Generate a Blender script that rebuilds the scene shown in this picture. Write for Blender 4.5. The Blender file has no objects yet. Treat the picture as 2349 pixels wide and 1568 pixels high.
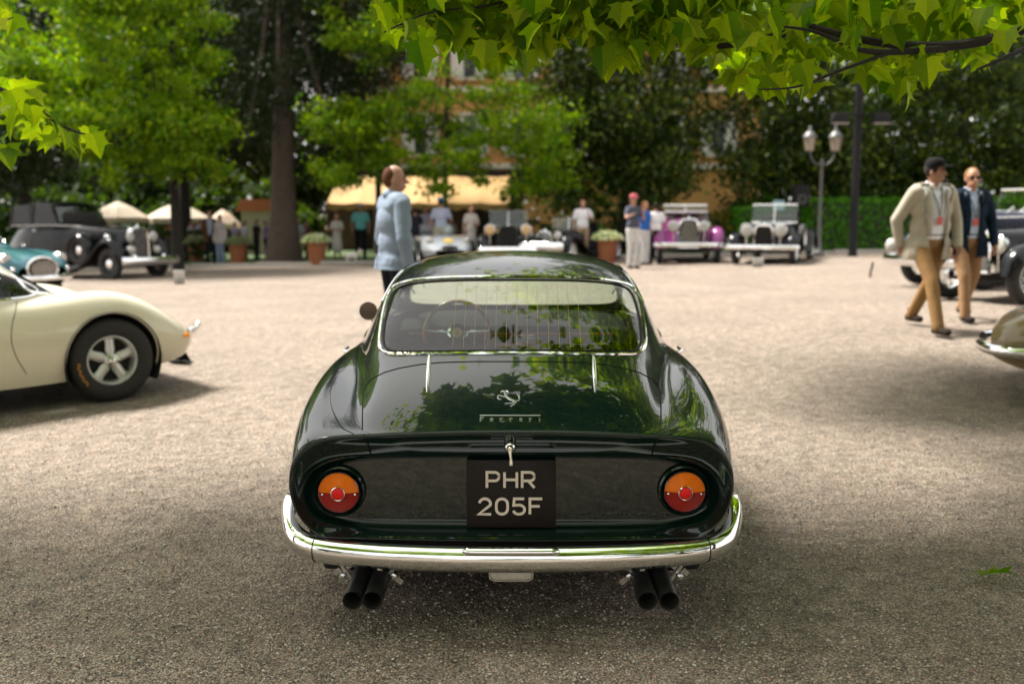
import bpy, bmesh, math, random
import numpy as np
from mathutils import Vector, Matrix
from mathutils.bvhtree import BVHTree
R = math.radians
PI = math.pi
rnd = random.Random(7)
rng = np.random.default_rng(7)
S = bpy.context.scene
COL = S.collection
# ------------------------------------------------------------------ camera
CAMZ = 1.5
PITCH = math.atan(0.1243)
cam = bpy.data.cameras.new('camera'); camo = bpy.data.objects.new('camera', cam); COL.objects.link(camo)
camo.location = (0, 0, CAMZ); camo.rotation_euler = (PI/2 - PITCH, 0, 0)
cam.lens = 35; cam.sensor_width = 36; cam.clip_end = 3000; cam.clip_start = .05
cam.dof.use_dof = True; cam.dof.focus_distance = 3.62; cam.dof.aperture_fstop = 1.9
S.camera = camo
# ------------------------------------------------------------------ sky
SUN_EL, SUN_AZ = R(58), R(-58)      # azimuth measured from +Y towards +X
w = bpy.data.worlds.new('World'); S.world = w; w.use_nodes = True
nt = w.node_tree; nt.nodes.clear()
out = nt.nodes.new('ShaderNodeOutputWorld'); bg = nt.nodes.new('ShaderNodeBackground')
sky = nt.nodes.new('ShaderNodeTexSky'); sky.sky_type = 'NISHITA'; sky.sun_disc = False
sky.sun_elevation = SUN_EL; sky.sun_rotation = SUN_AZ; sky.dust_density = 3; sky.air_density = 1.2
tc = nt.nodes.new('ShaderNodeTexCoord'); nz = nt.nodes.new('ShaderNodeTexNoise')
mpw = nt.nodes.new('ShaderNodeMapping'); mpw.inputs['Scale'].default_value = (1.2, 1.2, 3)
nz.inputs['Scale'].default_value = 1.6; nz.inputs['Detail'].default_value = 6
rp = nt.nodes.new('ShaderNodeValToRGB'); rp.color_ramp.elements[0].position = .3; rp.color_ramp.elements[1].position = .6
rp.color_ramp.elements[0].color = (.55, .55, .55, 1); rp.color_ramp.elements[1].color = (1, 1, 1, 1)
mx = nt.nodes.new('ShaderNodeMixRGB'); mx.inputs['Color2'].default_value = (9.1, 8.8, 8.4, 1)
bg.inputs['Strength'].default_value = .066
L = nt.links.new
L(tc.outputs['Generated'], mpw.inputs['Vector']); L(mpw.outputs[0], nz.inputs['Vector']); L(nz.outputs['Fac'], rp.inputs[0])
L(rp.outputs[0], mx.inputs['Fac']); L(sky.outputs[0], mx.inputs['Color1']); L(mx.outputs[0], bg.inputs['Color']); L(bg.outputs[0], out.inputs[0])
# ------------------------------------------------------------------ sun behind thin cloud
sl = bpy.data.lights.new('sun', 'SUN'); sl.energy = 5.0; sl.angle = R(14); sl.color = (1, .945, .88)
so = bpy.data.objects.new('sun', sl); COL.objects.link(so)
sd = Vector((math.sin(SUN_AZ)*math.cos(SUN_EL), math.cos(SUN_AZ)*math.cos(SUN_EL), math.sin(SUN_EL)))
so.rotation_euler = sd.to_track_quat('Z', 'Y').to_euler(); so.location = (0, 0, 30)
S.view_settings.view_transform = 'Standard'; S.view_settings.look = 'None'
S.view_settings.exposure = 1.47; S.view_settings.gamma = 1; S.view_settings.use_curve_mapping = False
S.cycles.use_denoising = True; S.cycles.max_bounces = 8; S.cycles.transparent_max_bounces = 12
S.cycles.sample_clamp_indirect = 8; S.cycles.caustics_reflective = False; S.cycles.caustics_refractive = False

# ------------------------------------------------------------------ geometry helpers
def sstep(t):
    t = max(0., min(1., t)); return t*t*(3-2*t)
def G(x, y):                                   # gentle fall of the gravel court
    return sstep((y-6)/6)*(.2+.022*max(-14., min(14., x)))
CP, SP = math.cos(PITCH), math.sin(PITCH); TP = math.tan(PITCH)
def at(sx, sy, Y):                              # a sight line of the photograph met at distance Y
    r = (sy-784)/2284; v = Y*(r+TP)/(1-r*TP); d = Y*CP+v*SP
    return Vector(((sx-1174)/2284*d, Y, CAMZ-v))
def gat(sx, sy, Y0=20):                         # the same sight line met with the ground
    Y = Y0; r = (sy-784)/2284; k = (r+TP)/(1-r*TP)
    for _ in range(30):
        p = at(sx, sy, Y); Y = .5*Y+.5*(CAMZ-G(p.x, Y))/k
    p = at(sx, sy, Y); return Vector((p.x, Y, G(p.x, Y)))
def pj(p):
    v = CAMZ-p[2]; d = p[1]*CP+v*SP
    return 1174+2284*p[0]/d, 784+2284*(v*CP-p[1]*SP)/d
def gp(x, y, dz=0): return Vector((x, y, G(x, y)+dz))
def bspl(P, n):
    P = np.asarray(P, float); P = np.vstack([2*P[0]-P[1], P, 2*P[-1]-P[-2]])
    m = len(P)-3; u = np.linspace(0, m, n); i = np.minimum(u.astype(int), m-1); t = (u-i)[:, None]
    return ((1-t)**3*P[i]+(3*t**3-6*t*t+4)*P[i+1]+(-3*t**3+3*t*t+3*t+1)*P[i+2]+t**3*P[i+3])/6
def smooth_table(T, ys):                         # rows (y, a, b, ...) -> smooth values at ys
    C = bspl(np.asarray(T, float), 600); return np.stack([np.interp(ys, C[:, 0], C[:, k]) for k in range(1, C.shape[1])], 1)
def smax(a, b, k):
    h = np.clip(.5+.5*(a-b)/k, 0, 1); return b+(a-b)*h+k*h*(1-h)
def basis(d):
    d = Vector(d).normalized(); up = Vector((0, 0, 1)) if abs(d.z) < .95 else Vector((0, 1, 0))
    s = d.cross(up).normalized(); return s, s.cross(d).normalized(), d

class MB:
    """collects shapes into one mesh"""
    def __init__(s): s.v = []; s.f = []; s.m = []; s.cur = 0
    def add(s, vs, fs):
        b = len(s.v); s.v += [tuple(map(float, v)) for v in vs]; s.f += [tuple(b+i for i in f) for f in fs]; s.m += [s.cur]*len(fs); return s
    def box(s, c, d, rot=None, taper=1.):
        c = Vector(c); h = Vector(d)/2; vs = []
        for z in (-1, 1):
            for x, y in ((-1, -1), (1, -1), (1, 1), (-1, 1)):
                k = taper if z > 0 else 1
                p = Vector((x*h.x*k, y*h.y*k, z*h.z)); p = rot @ p if rot else p; vs.append(c+p)
        return s.add(vs, [(3, 2, 1, 0), (4, 5, 6, 7), (0, 1, 5, 4), (1, 2, 6, 5), (2, 3, 7, 6), (3, 0, 4, 7)])
    def tube(s, pts, r, n=8, closed=False, flat=1., cap=True):
        pts = [Vector(p) for p in pts]; N = len(pts); rs = r if hasattr(r, '__len__') else [r]*N; vs = []; pu = None
        for i, p in enumerate(pts):
            a = pts[(i-1) % N] if closed or i else p; b = pts[(i+1) % N] if closed or i < N-1 else p
            d = (b-a).normalized()
            if pu is None: sd_, up, d = basis(d)
            else:
                up = (pu-d*pu.dot(d)); up = up.normalized() if up.length > 1e-6 else basis(d)[1]; sd_ = d.cross(up)
            pu = up
            for k in range(n):
                t = 2*PI*k/n; vs.append(p+sd_*math.cos(t)*rs[i]+up*math.sin(t)*rs[i]*flat)
        fs = []
        for i in range(N if closed else N-1):
            j = (i+1) % N
            for k in range(n): q = (k+1) % n; fs.append((i*n+k, i*n+q, j*n+q, j*n+k))
        if not closed and cap: fs += [tuple(range(n))[::-1], tuple((N-1)*n+k for k in range(n))]
        return s.add(vs, fs)
    def lathe(s, prof, c=(0, 0, 0), ax=(0, 0, 1), n=20, cap=True):   # prof: (radius, height)
        a, b, d = basis(ax); c = Vector(c); vs = []
        for r, h in prof:
            for k in range(n): t = 2*PI*k/n; vs.append(c+d*h+a*math.cos(t)*r+b*math.sin(t)*r)
        fs = [(i*n+k, i*n+(k+1) % n, (i+1)*n+(k+1) % n, (i+1)*n+k) for i in range(len(prof)-1) for k in range(n)]
        if cap: fs += [tuple(range(n))[::-1], tuple((len(prof)-1)*n+k for k in range(n))]
        return s.add(vs, fs)
    def ball(s, c, r, n=12, m=8, rot=None):
        r = Vector(r) if hasattr(r, '__len__') else Vector((r, r, r)); c = Vector(c); vs = []; fs = []
        for i in range(m+1):
            th = PI*i/m
            for k in range(n):
                t = 2*PI*k/n; p = Vector((r.x*math.sin(th)*math.cos(t), r.y*math.sin(th)*math.sin(t), r.z*math.cos(th)))
                vs.append(c+(rot @ p if rot else p))
        for i in range(m):
            for k in range(n): q = (k+1) % n; fs.append((i*n+k, (i+1)*n+k, (i+1)*n+q, i*n+q))
        return s.add(vs, fs)
    def cone(s, a, b, ra, rb, sq=1., n=12):          # rounded cone (limb); sq flattens along the section's second axis
        a, b = Vector(a), Vector(b); d = b-a; ln = max(d.length, 1e-4); x, y, z = basis(d); pr = []
        for i in range(5): t = PI/2*i/4; pr.append((max(ra*math.sin(t), 1e-4), -ra*math.cos(t)))
        for i in range(5): t = PI/2*i/4; pr.append((max(rb*math.cos(t), 1e-4), ln+rb*math.sin(t)))
        vs = [a+z*h+x*math.cos(2*PI*k/n)*r+y*math.sin(2*PI*k/n)*r*sq for r, h in pr for k in range(n)]
        fs = [(i*n+k, i*n+(k+1) % n, (i+1)*n+(k+1) % n, (i+1)*n+k) for i in range(9) for k in range(n)]
        fs += [tuple(range(n))[::-1], tuple(9*n+k for k in range(n))]
        return s.add(vs, fs)
    def grid(s, P, closeu=False, closev=False):     # P[i][j]
        n, m = len(P), len(P[0]); vs = [q for row in P for q in row]
        fs = [(i*m+j, i*m+(j+1) % m, ((i+1) % n)*m+(j+1) % m, ((i+1) % n)*m+j) for i in range(n if closeu else n-1) for j in range(m if closev else m-1)]
        return s.add(vs, fs)
    def prism(s, poly, o, ex, ey, th):                # polygon in plane (ex,ey) from o, extruded by vector th
        o = Vector(o); ex = Vector(ex); ey = Vector(ey); th = Vector(th); n = len(poly)
        a = [o+ex*p[0]+ey*p[1] for p in poly]; vs = a+[p+th for p in a]
        return s.add(vs, [tuple(range(n)), tuple(range(n, 2*n))[::-1]]+[(i, i+n, (i+1) % n+n, (i+1) % n) for i in range(n)])
    def ribbon(s, pts, wd, o, ex, ey, th):             # flat stroke of width wd
        o = Vector(o); ex = Vector(ex); ey = Vector(ey); th = Vector(th); P = [Vector((p[0], p[1], 0)) for i, p in enumerate(pts) if i == 0 or math.hypot(p[0]-pts[i-1][0], p[1]-pts[i-1][1]) > 1e-5]; N = len(P); a = []; b = []
        cl = (P[0]-P[-1]).length < 1e-6
        if cl: P = P[:-1]; N -= 1
        for i in range(N):
            pv = P[i-1] if (i or cl) else None; nx = P[(i+1) % N] if (i < N-1 or cl) else None
            d1 = (P[i]-pv).normalized() if pv is not None else None; d2 = (nx-P[i]).normalized() if nx is not None else None
            d1 = d1 if d1 is not None else d2; d2 = d2 if d2 is not None else d1
            nrm = Vector((-(d1.y+d2.y), d1.x+d2.x, 0)); nrm = nrm.normalized() if nrm.length > 1e-5 else Vector((-d1.y, d1.x, 0))
            k = wd/2/max(.5, nrm.dot(Vector((-d1.y, d1.x, 0)))); a.append(P[i]+nrm*k); b.append(P[i]-nrm*k)
        f = lambda p: o+ex*p.x+ey*p.y
        vs = [f(p) for p in a]+[f(p) for p in b]; vs = vs+[v+th for v in vs]; fs = []
        for i in range(N if cl else N-1):
            j = (i+1) % N; fs += [(i, j, N+j, N+i), (2*N+i, 3*N+i, 3*N+j, 2*N+j), (i, 2*N+i, 2*N+j, j), (N+i, N+j, 3*N+j, 3*N+i)]
        if not cl: fs += [(0, N, 3*N, 2*N), (N-1, 3*N-1, 4*N-1, 2*N-1)]
        return s.add(vs, fs)
    def xf(s, M):
        s.v = [tuple(M @ Vector(v)) for v in s.v]; return s
    def join(s, o): return s.add(o.v, o.f)
    def build(s, name, mat, parent=None, smooth=True, loc=None, fix=True, bevel=0, angle=40):
        me = bpy.data.meshes.new(name); me.from_pydata(s.v, [], s.f)
        for m in (mat if isinstance(mat, (list, tuple)) else [mat]): me.materials.append(m)
        if any(s.m): me.polygons.foreach_set('material_index', s.m)
        if fix:
            bm = bmesh.new(); bm.from_mesh(me); bmesh.ops.recalc_face_normals(bm, faces=bm.faces)
            if bevel:
                bmesh.ops.remove_doubles(bm, verts=bm.verts, dist=1e-5)
                es = [e for e in bm.edges if len(e.link_faces) == 2 and e.calc_face_angle(0) > .5]
                bmesh.ops.bevel(bm, geom=es, offset=bevel, segments=2, affect='EDGES', profile=.5)
            bm.to_mesh(me); bm.free()
        if smooth:
            me.polygons.foreach_set('use_smooth', [True]*len(me.polygons))
            if smooth != 'full': me.set_sharp_from_angle(angle=R(angle))
        me.update(); return link(name, me, parent, loc)
def link(name, me, parent=None, loc=None):
    o = bpy.data.objects.new(name, me); COL.objects.link(o)
    if parent: o.parent = parent
    if loc is not None: o.location = loc
    return o
def tag(o, label=None, cat=None, group=None, kind=None):
    if label: o['label'] = label
    if cat: o['category'] = cat
    if group: o['group'] = group
    if kind: o['kind'] = kind
    return o
def thing(name, label, cat, loc=(0, 0, 0), rz=0, group=None):
    o = bpy.data.objects.new(name, None); COL.objects.link(o); o.location = loc; o.rotation_euler = (0, 0, rz)
    o.empty_display_size = .2
    return tag(o, label, cat, group)
def copy_tree(o, parent=None):
    c = o.copy(); COL.objects.link(c); c.parent = parent
    for ch in list(o.children): copy_tree(ch, c)
    return c
def raw_mesh(name, V, F, mats, smooth=False):      # numpy quads/tris fast path
    me = bpy.data.meshes.new(name); V = np.asarray(V, np.float32); F = np.asarray(F, np.int32); k = F.shape[1]
    me.vertices.add(len(V)); me.vertices.foreach_set('co', V.ravel()); me.loops.add(F.size); me.loops.foreach_set('vertex_index', F.ravel())
    me.polygons.add(len(F)); me.polygons.foreach_set('loop_start', np.arange(0, F.size, k, dtype=np.int32)); me.polygons.foreach_set('loop_total', np.full(len(F), k, np.int32))
    for m in mats: me.materials.append(m)
    me.update(calc_edges=True)
    if smooth: me.polygons.foreach_set('use_smooth', [True]*len(F))
    return me

# ------------------------------------------------------------------ materials
def node(nt, t, **kw):
    n = nt.nodes.new('ShaderNode'+t)
    for k, v in kw.items():
        if k in n.inputs: n.inputs[k].default_value = v
        else: setattr(n, k, v)
    return n
_mc = {}
def mat(name, col, rough=.5, metal=0., var=.12, scale=12., bump=0., coat=0., spec=.5, sheen=0., emit=None, bscale=None, trans=0., rvar=.1):
    if name in _mc: return _mc[name]
    m = bpy.data.materials.new(name); m.use_nodes = True; nt = m.node_tree; b = nt.nodes['Principled BSDF']; L = nt.links.new
    tc = node(nt, 'TexCoord'); nz = node(nt, 'TexNoise'); nz.inputs['Scale'].default_value = scale; nz.inputs['Detail'].default_value = 5
    L(tc.outputs['Object'], nz.inputs['Vector'])
    mxn = node(nt, 'MixRGB'); mxn.inputs['Color1'].default_value = tuple(c*(1-var) for c in col)+(1,)
    mxn.inputs['Color2'].default_value = tuple(min(1, c*(1+var)) for c in col)+(1,)
    L(nz.outputs['Fac'], mxn.inputs['Fac']); L(mxn.outputs[0], b.inputs['Base Color'])
    mr = node(nt, 'MapRange'); mr.inputs['To Min'].default_value = max(0, rough*(1-rvar)); mr.inputs['To Max'].default_value = min(1, rough*(1+rvar))
    L(nz.outputs['Fac'], mr.inputs['Value']); L(mr.outputs[0], b.inputs['Roughness'])
    b.inputs['Metallic'].default_value = metal; b.inputs['Specular IOR Level'].default_value = spec
    b.inputs['Coat Weight'].default_value = coat; b.inputs['Coat Roughness'].default_value = .015
    b.inputs['Transmission Weight'].default_value = trans
    if sheen: b.inputs['Sheen Weight'].default_value = sheen
    if bump:
        n2 = node(nt, 'TexNoise'); n2.inputs['Scale'].default_value = bscale or scale*6; n2.inputs['Detail'].default_value = 4
        L(tc.outputs['Object'], n2.inputs['Vector']); bp = node(nt, 'Bump'); bp.inputs['Strength'].default_value = bump; bp.inputs['Distance'].default_value = .01
        L(n2.outputs['Fac'], bp.inputs['Height']); L(bp.outputs[0], b.inputs['Normal'])
    _mc[name] = m; return m
def glass(name, tint=(.75, .85, .8), refl=1.0, dark=1.0):
    if name in _mc: return _mc[name]
    m = bpy.data.materials.new(name); m.use_nodes = True; nt = m.node_tree; nt.nodes.clear(); L = nt.links.new
    o = node(nt, 'OutputMaterial'); tr = node(nt, 'BsdfTransparent'); gl = node(nt, 'BsdfGlossy'); fr = node(nt, 'Fresnel'); mxs = node(nt, 'MixShader')
    tr.inputs['Color'].default_value = tuple(c*dark for c in tint)+(1,); gl.inputs['Roughness'].default_value = .01
    gm = node(nt, 'NewGeometry'); im = node(nt, 'MapRange'); im.inputs['To Min'].default_value = 1.55; im.inputs['To Max'].default_value = 1/1.55; L(gm.outputs['Backfacing'], im.inputs['Value']); L(im.outputs[0], fr.inputs['IOR']); ml = node(nt, 'Math', operation='MULTIPLY'); ml.inputs[1].default_value = refl; ml.use_clamp = True
    nz = node(nt, 'TexNoise'); nz.inputs['Scale'].default_value = 3; bp = node(nt, 'Bump'); bp.inputs['Strength'].default_value = .015; L(nz.outputs['Fac'], bp.inputs['Height']); L(bp.outputs[0], gl.inputs['Normal'])
    L(fr.outputs[0], ml.inputs[0]); L(ml.outputs[0], mxs.inputs[0]); L(tr.outputs[0], mxs.inputs[1]); L(gl.outputs[0], mxs.inputs[2]); L(mxs.outputs[0], o.inputs[0])
    _mc[name] = m; return m
def paint(name, col, inner=(.012, .01, .009), rough=.32, gloss=1.):
    if name in _mc: return _mc[name]
    m = mat(name, col, rough=rough, coat=1., var=.08, scale=3, spec=.3)
    nt = m.node_tree; L = nt.links.new; b = nt.nodes['Principled BSDF']; src = b.inputs['Base Color'].links[0].from_socket
    g = node(nt, 'NewGeometry'); x = node(nt, 'MixRGB'); x.inputs['Color2'].default_value = inner+(1,)
    L(g.outputs['Backfacing'], x.inputs['Fac']); L(src, x.inputs['Color1']); L(x.outputs[0], b.inputs['Base Color'])
    sb = node(nt, 'Math', operation='SUBTRACT'); sb.inputs[0].default_value = 1; sb.inputs[0].default_value = gloss; sb.use_clamp = True; L(g.outputs['Backfacing'], sb.inputs[1]); L(sb.outputs[0], b.inputs['Coat Weight']); b.inputs['Specular IOR Level'].default_value = 0.05; b.inputs['Coat IOR'].default_value = 1.5
    return m
def leafmat(name, ca, cb, trans=.45, rough=.45, power=1.6):
    if name in _mc: return _mc[name]
    m = bpy.data.materials.new(name); m.use_nodes = True; nt = m.node_tree; nt.nodes.clear(); L = nt.links.new
    o = node(nt, 'OutputMaterial'); pb = node(nt, 'BsdfPrincipled'); tl = node(nt, 'BsdfTranslucent'); ms = node(nt, 'MixShader'); ms.inputs[0].default_value = trans
    g = node(nt, 'NewGeometry'); oi = node(nt, 'ObjectInfo'); ad = node(nt, 'Math', operation='ADD'); fr = node(nt, 'Math', operation='FRACT')
    L(g.outputs['Random Per Island'], ad.inputs[0]); L(oi.outputs['Random'], ad.inputs[1]); L(ad.outputs[0], fr.inputs[0]); pw = node(nt, 'Math', operation='POWER'); pw.inputs[1].default_value = power; L(fr.outputs[0], pw.inputs[0])
    x = node(nt, 'MixRGB'); x.inputs['Color1'].default_value = ca+(1,); x.inputs['Color2'].default_value = cb+(1,); L(pw.outputs[0], x.inputs['Fac'])
    nz = node(nt, 'TexNoise'); nz.inputs['Scale'].default_value = 9; tcn = node(nt, 'TexCoord'); L(tcn.outputs['Object'], nz.inputs['Vector'])
    x2 = node(nt, 'MixRGB', blend_type='MULTIPLY'); x2.inputs['Fac'].default_value = .35; L(x.outputs[0], x2.inputs['Color1']); L(nz.outputs['Color'], x2.inputs['Color2'])
    L(x2.outputs[0], pb.inputs['Base Color']); pb.inputs['Roughness'].default_value = rough; pb.inputs['Specular IOR Level'].default_value = .2
    tcol = node(nt, 'MixRGB', blend_type='MULTIPLY'); tcol.inputs['Fac'].default_value = 1; tcol.inputs['Color2'].default_value = (1.9, 2.0, .5, 1)
    L(x2.outputs[0], tcol.inputs['Color1']); L(tcol.outputs[0], tl.inputs['Color'])
    L(pb.outputs[0], ms.inputs[1]); L(tl.outputs[0], ms.inputs[2]); L(ms.outputs[0], o.inputs[0])
    _mc[name] = m; return m

CHROME = mat('chrome', (.86, .87, .88), rough=.045, metal=1, var=.03, scale=4, rvar=.3)
SATIN = mat('satin_chrome', (.72, .73, .72), rough=.3, metal=1, var=.05)
DCHROME = mat('dull_chrome', (.6, .6, .6), rough=.22, metal=1, var=.1)
ALLOY = mat('cast_alloy', (.66, .66, .64), rough=.38, metal=.7, var=.15, bump=.1)
RUBBER = mat('tyre_rubber', (.017, .016, .015), rough=.78, bump=.25, var=.25)
BLACKP = mat('black_trim', (.007, .007, .007), rough=.6, spec=.2)
LEATHER = mat('black_leather', (.008, .0065, .0055), rough=.8, bump=.3, scale=30, spec=.12)
WOOD = mat('varnished_wood', (.22, .075, .02), rough=.25, coat=.8, var=.4, scale=9)
MATTE = mat('underbody_black', (.012, .011, .01), rough=.85)
PIPE = mat('sooty_pipe', (.02, .019, .018), rough=.42, metal=.3, var=.3, bump=.15)
GLASSR = glass('rear_glass', (.72, .82, .76), refl=.75)
GLASSC = glass('clear_glass', (.85, .93, .88), refl=1.1)
GLASSD = glass('dark_glass', (.10, .12, .115), refl=.8)
WHITEP = mat('white_enamel', (.5, .5, .48), rough=.4)
# ------------------------------------------------------------------ ground
def gravel_mat(name, tone=1.0):
    m = bpy.data.materials.new(name); m.use_nodes = True; nt = m.node_tree; b = nt.nodes['Principled BSDF']; L = nt.links.new
    tc = node(nt, 'TexCoord'); 
    v1 = node(nt, 'TexVoronoi'); v1.inputs['Scale'].default_value = 120; v2 = node(nt, 'TexVoronoi'); v2.inputs['Scale'].default_value = 290
    n1 = node(nt, 'TexNoise'); n1.inputs['Scale'].default_value = .8; n1.inputs['Detail'].default_value = 6
    n2 = node(nt, 'TexNoise'); n2.inputs['Scale'].default_value = 9; n2.inputs['Detail'].default_value = 5
    for n in (v1, v2, n1, n2): L(tc.outputs['Object'], n.inputs['Vector'])
    r = node(nt, 'ValToRGB'); e = r.color_ramp; e.interpolation = 'LINEAR'
    cs = [(0, (.03, .026, .022)), (.16, (.10, .085, .068)), (.3, (.27, .215, .155)), (.42, (.38, .315, .24)), (.55, (.13, .12, .105)), (.68, (.46, .40, .33)), (.80, (.36, .21, .12)), (.88, (.48, .41, .33)), (1, (.74, .69, .61))]
    while len(e.elements) < len(cs): e.elements.new(.5)
    for el, (p, c) in zip(e.elements, cs): el.position = p; el.color = (c[0]*1.05, c[1]*1.0, c[2]*.98, 1)
    sx = node(nt, 'SeparateColor'); L(v1.outputs['Color'], sx.inputs[0]); L(sx.outputs[0], r.inputs[0])
    r2 = node(nt, 'ValToRGB'); r2.color_ramp.elements[0].color = (.09, .075, .06, 1); r2.color_ramp.elements[1].color = (.57, .485, .40, 1)
    sy = node(nt, 'SeparateColor'); L(v2.outputs['Color'], sy.inputs[0]); L(sy.outputs[1], r2.inputs[0])
    mix = node(nt, 'MixRGB'); mix.inputs['Fac'].default_value = .45; L(r.outputs[0], mix.inputs['Color1']); L(r2.outputs[0], mix.inputs['Color2'])
    # dark joints between the stones
    dm = node(nt, 'MapRange'); dm.inputs['From Min'].default_value = .0; dm.inputs['From Max'].default_value = .75; dm.inputs['To Min'].default_value = 1.18; dm.inputs['To Max'].default_value = .45
    L(v1.outputs['Distance'], dm.inputs['Value'])
    mu = node(nt, 'MixRGB', blend_type='MULTIPLY'); mu.inputs['Fac'].default_value = 1; L(mix.outputs[0], mu.inputs['Color1']); L(dm.outputs[0], mu.inputs['Color2'])
    pr = node(nt, 'MapRange'); pr.inputs['From Min'].default_value = .35; pr.inputs['From Max'].default_value = .65; pr.inputs['To Min'].default_value = .82; pr.inputs['To Max'].default_value = 1.16
    L(n2.outputs['Fac'], pr.inputs['Value'])
    mu2 = node(nt, 'MixRGB', blend_type='MULTIPLY'); mu2.inputs['Fac'].default_value = 1; L(mu.outputs[0], mu2.inputs['Color1']); L(pr.outputs[0], mu2.inputs['Color2'])
    pr2 = node(nt, 'MapRange'); pr2.inputs['From Min'].default_value = .3; pr2.inputs['From Max'].default_value = .7; pr2.inputs['To Min'].default_value = .88; pr2.inputs['To Max'].default_value = 1.1
    L(n1.outputs['Fac'], pr2.inputs['Value'])
    mu3 = node(nt, 'MixRGB', blend_type='MULTIPLY'); mu3.inputs['Fac'].default_value = 1; L(mu2.outputs[0], mu3.inputs['Color1']); L(pr2.outputs[0], mu3.inputs['Color2'])
    L(mu3.outputs[0], b.inputs['Base Color']); b.inputs['Roughness'].default_value = .9; b.inputs['Specular IOR Level'].default_value = .25
    bp = node(nt, 'Bump'); bp.inputs['Strength'].default_value = .9; bp.inputs['Distance'].default_value = .009; bp.invert = True; L(v1.outputs['Distance'], bp.inputs['Height'])
    bp2 = node(nt, 'Bump'); bp2.inputs['Strength'].default_value = 1.0; bp2.inputs['Distance'].default_value = .05; L(n2.outputs['Fac'], bp2.inputs['Height']); L(bp2.outputs[0], bp.inputs['Normal'])
    L(bp.outputs[0], b.inputs['Normal']); return m
GRAVEL = gravel_mat('gravel')
def ground_sheet(name, xs, ys, dz, m, lump=0.):
    X, Y = np.meshgrid(xs, ys); t = np.clip((Y-6)/6, 0, 1); Z = t*t*(3-2*t)*(.2+.022*np.clip(X, -14, 14))+dz
    if lump:
        for k, (fx, fy, a) in enumerate([(7, 9, .4), (13, 11, .3), (23, 19, .25), (3.1, 2.3, .5), (31, 37, .2)]):
            Z = Z+lump*a*np.sin(X*fx+k*1.7+1.3*np.sin(Y*fy*.6))*np.cos(Y*fy+k+1.1*np.sin(X*fx*.4))
    n, mm = X.shape; V = np.stack([X, Y, Z], -1).reshape(-1, 3); i = np.arange(n-1)[:, None]*mm+np.arange(mm-1)[None]
    F = np.stack([i, i+1, i+mm+1, i+mm], -1).reshape(-1, 4)
    return link(name, raw_mesh(name, V, F, [m], True))
xs = np.concatenate([[-800, -300, -120, -60], np.linspace(-30, -5, 60), np.linspace(-4.9, 4.9, 330), np.linspace(5, 30, 60), [60, 120, 300, 800]])
ys = np.concatenate([[-800, -200, -60, -20], np.linspace(-8, 1.4, 40), np.linspace(1.5, 12, 420), np.linspace(12.2, 29.9, 90), [32, 40, 60, 120, 300, 1500]])
tag(ground_sheet('gravel_ground', xs, ys, 0, GRAVEL, .008), 'pale beige gravel court with pebbles and scuffed hollows', kind='structure')
GRASSM = mat('grass_soil', (.045, .085, .015), rough=.9, var=.6, scale=3, bump=.8)
tag(ground_sheet('lawn', np.linspace(-60, 60, 60), np.concatenate([[31.2], np.linspace(33, 80, 12)]), .03, GRASSM), 'green lawn behind the gravel court', kind='structure')
# kerb between gravel and lawn
m = MB()
for i in range(60):
    x0 = -60+2*i; m.box((x0+1, 31.1, G(x0+1, 31)+.03), (1.96, .16, .12))
tag(m.build('kerb', mat('kerb_stone', (.4, .37, .33), rough=.8, bump=.3), smooth=False, bevel=.01), kind='structure')
# loose pebbles on the nearest gravel: real stones
PEBM = []
for i, c in enumerate([(.42, .36, .29), (.2, .17, .15), (.55, .5, .44), (.38, .22, .14), (.1, .09, .085)]):
    PEBM.append(mat('pebble_%s' % ['sand', 'brown', 'pale', 'rust', 'dark'][i], c, rough=.8, var=.35, scale=40))
ico = [(0, 0, 1), (.894, 0, .447), (.276, .851, .447), (-.724, .526, .447), (-.724, -.526, .447), (.276, -.851, .447), (.724, .526, -.447), (-.276, .851, -.447), (-.894, 0, -.447), (-.276, -.851, -.447), (.724, -.526, -.447), (0, 0, -1)]
icf = [(0, 1, 2), (0, 2, 3), (0, 3, 4), (0, 4, 5), (0, 5, 1), (1, 6, 2), (2, 7, 3), (3, 8, 4), (4, 9, 5), (5, 10, 1), (2, 6, 7), (3, 7, 8), (4, 8, 9), (5, 9, 10), (1, 10, 6), (11, 7, 6), (11, 8, 7), (11, 9, 8), (11, 10, 9), (11, 6, 10)]
ico = np.array(ico); icf = np.array(icf)
NP_ = 34000
yy = 2.2+5.2*rng.random(NP_)**1.5; xx = (rng.random(NP_)-.5)*yy*1.25
sz = .0022+.0032*rng.random(NP_)**2; sc = np.stack([sz*rng.uniform(.8, 1.5, NP_), sz*rng.uniform(.8, 1.3, NP_), sz*rng.uniform(.5, .9, NP_)], 1)
ang = rng.random(NP_)*6.28; ca, sa = np.cos(ang), np.sin(ang); V = ico[None]*sc[:, None]*rng.uniform(.8, 1.2, (NP_, 12, 1))
V = np.stack([V[..., 0]*ca[:, None]-V[..., 1]*sa[:, None], V[..., 0]*sa[:, None]+V[..., 1]*ca[:, None], V[..., 2]], -1)
V = V+np.stack([xx, yy, np.array([G(a, b) for a, b in zip(xx, yy)])+.004+sz*.3], 1)[:, None]
F = icf[None]+(np.arange(NP_)*12)[:, None, None]
me = raw_mesh('loose_gravel', V.reshape(-1, 3), F.reshape(-1, 3), PEBM, True)
me.polygons.foreach_set('material_index', np.repeat(rng.choice(5, NP_, p=[.36, .22, .2, .12, .1]), 20).astype(np.int32))
tag(link('loose_gravel', me), 'loose mixed pebbles strewn over the near gravel', 'gravel', kind='stuff')
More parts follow.
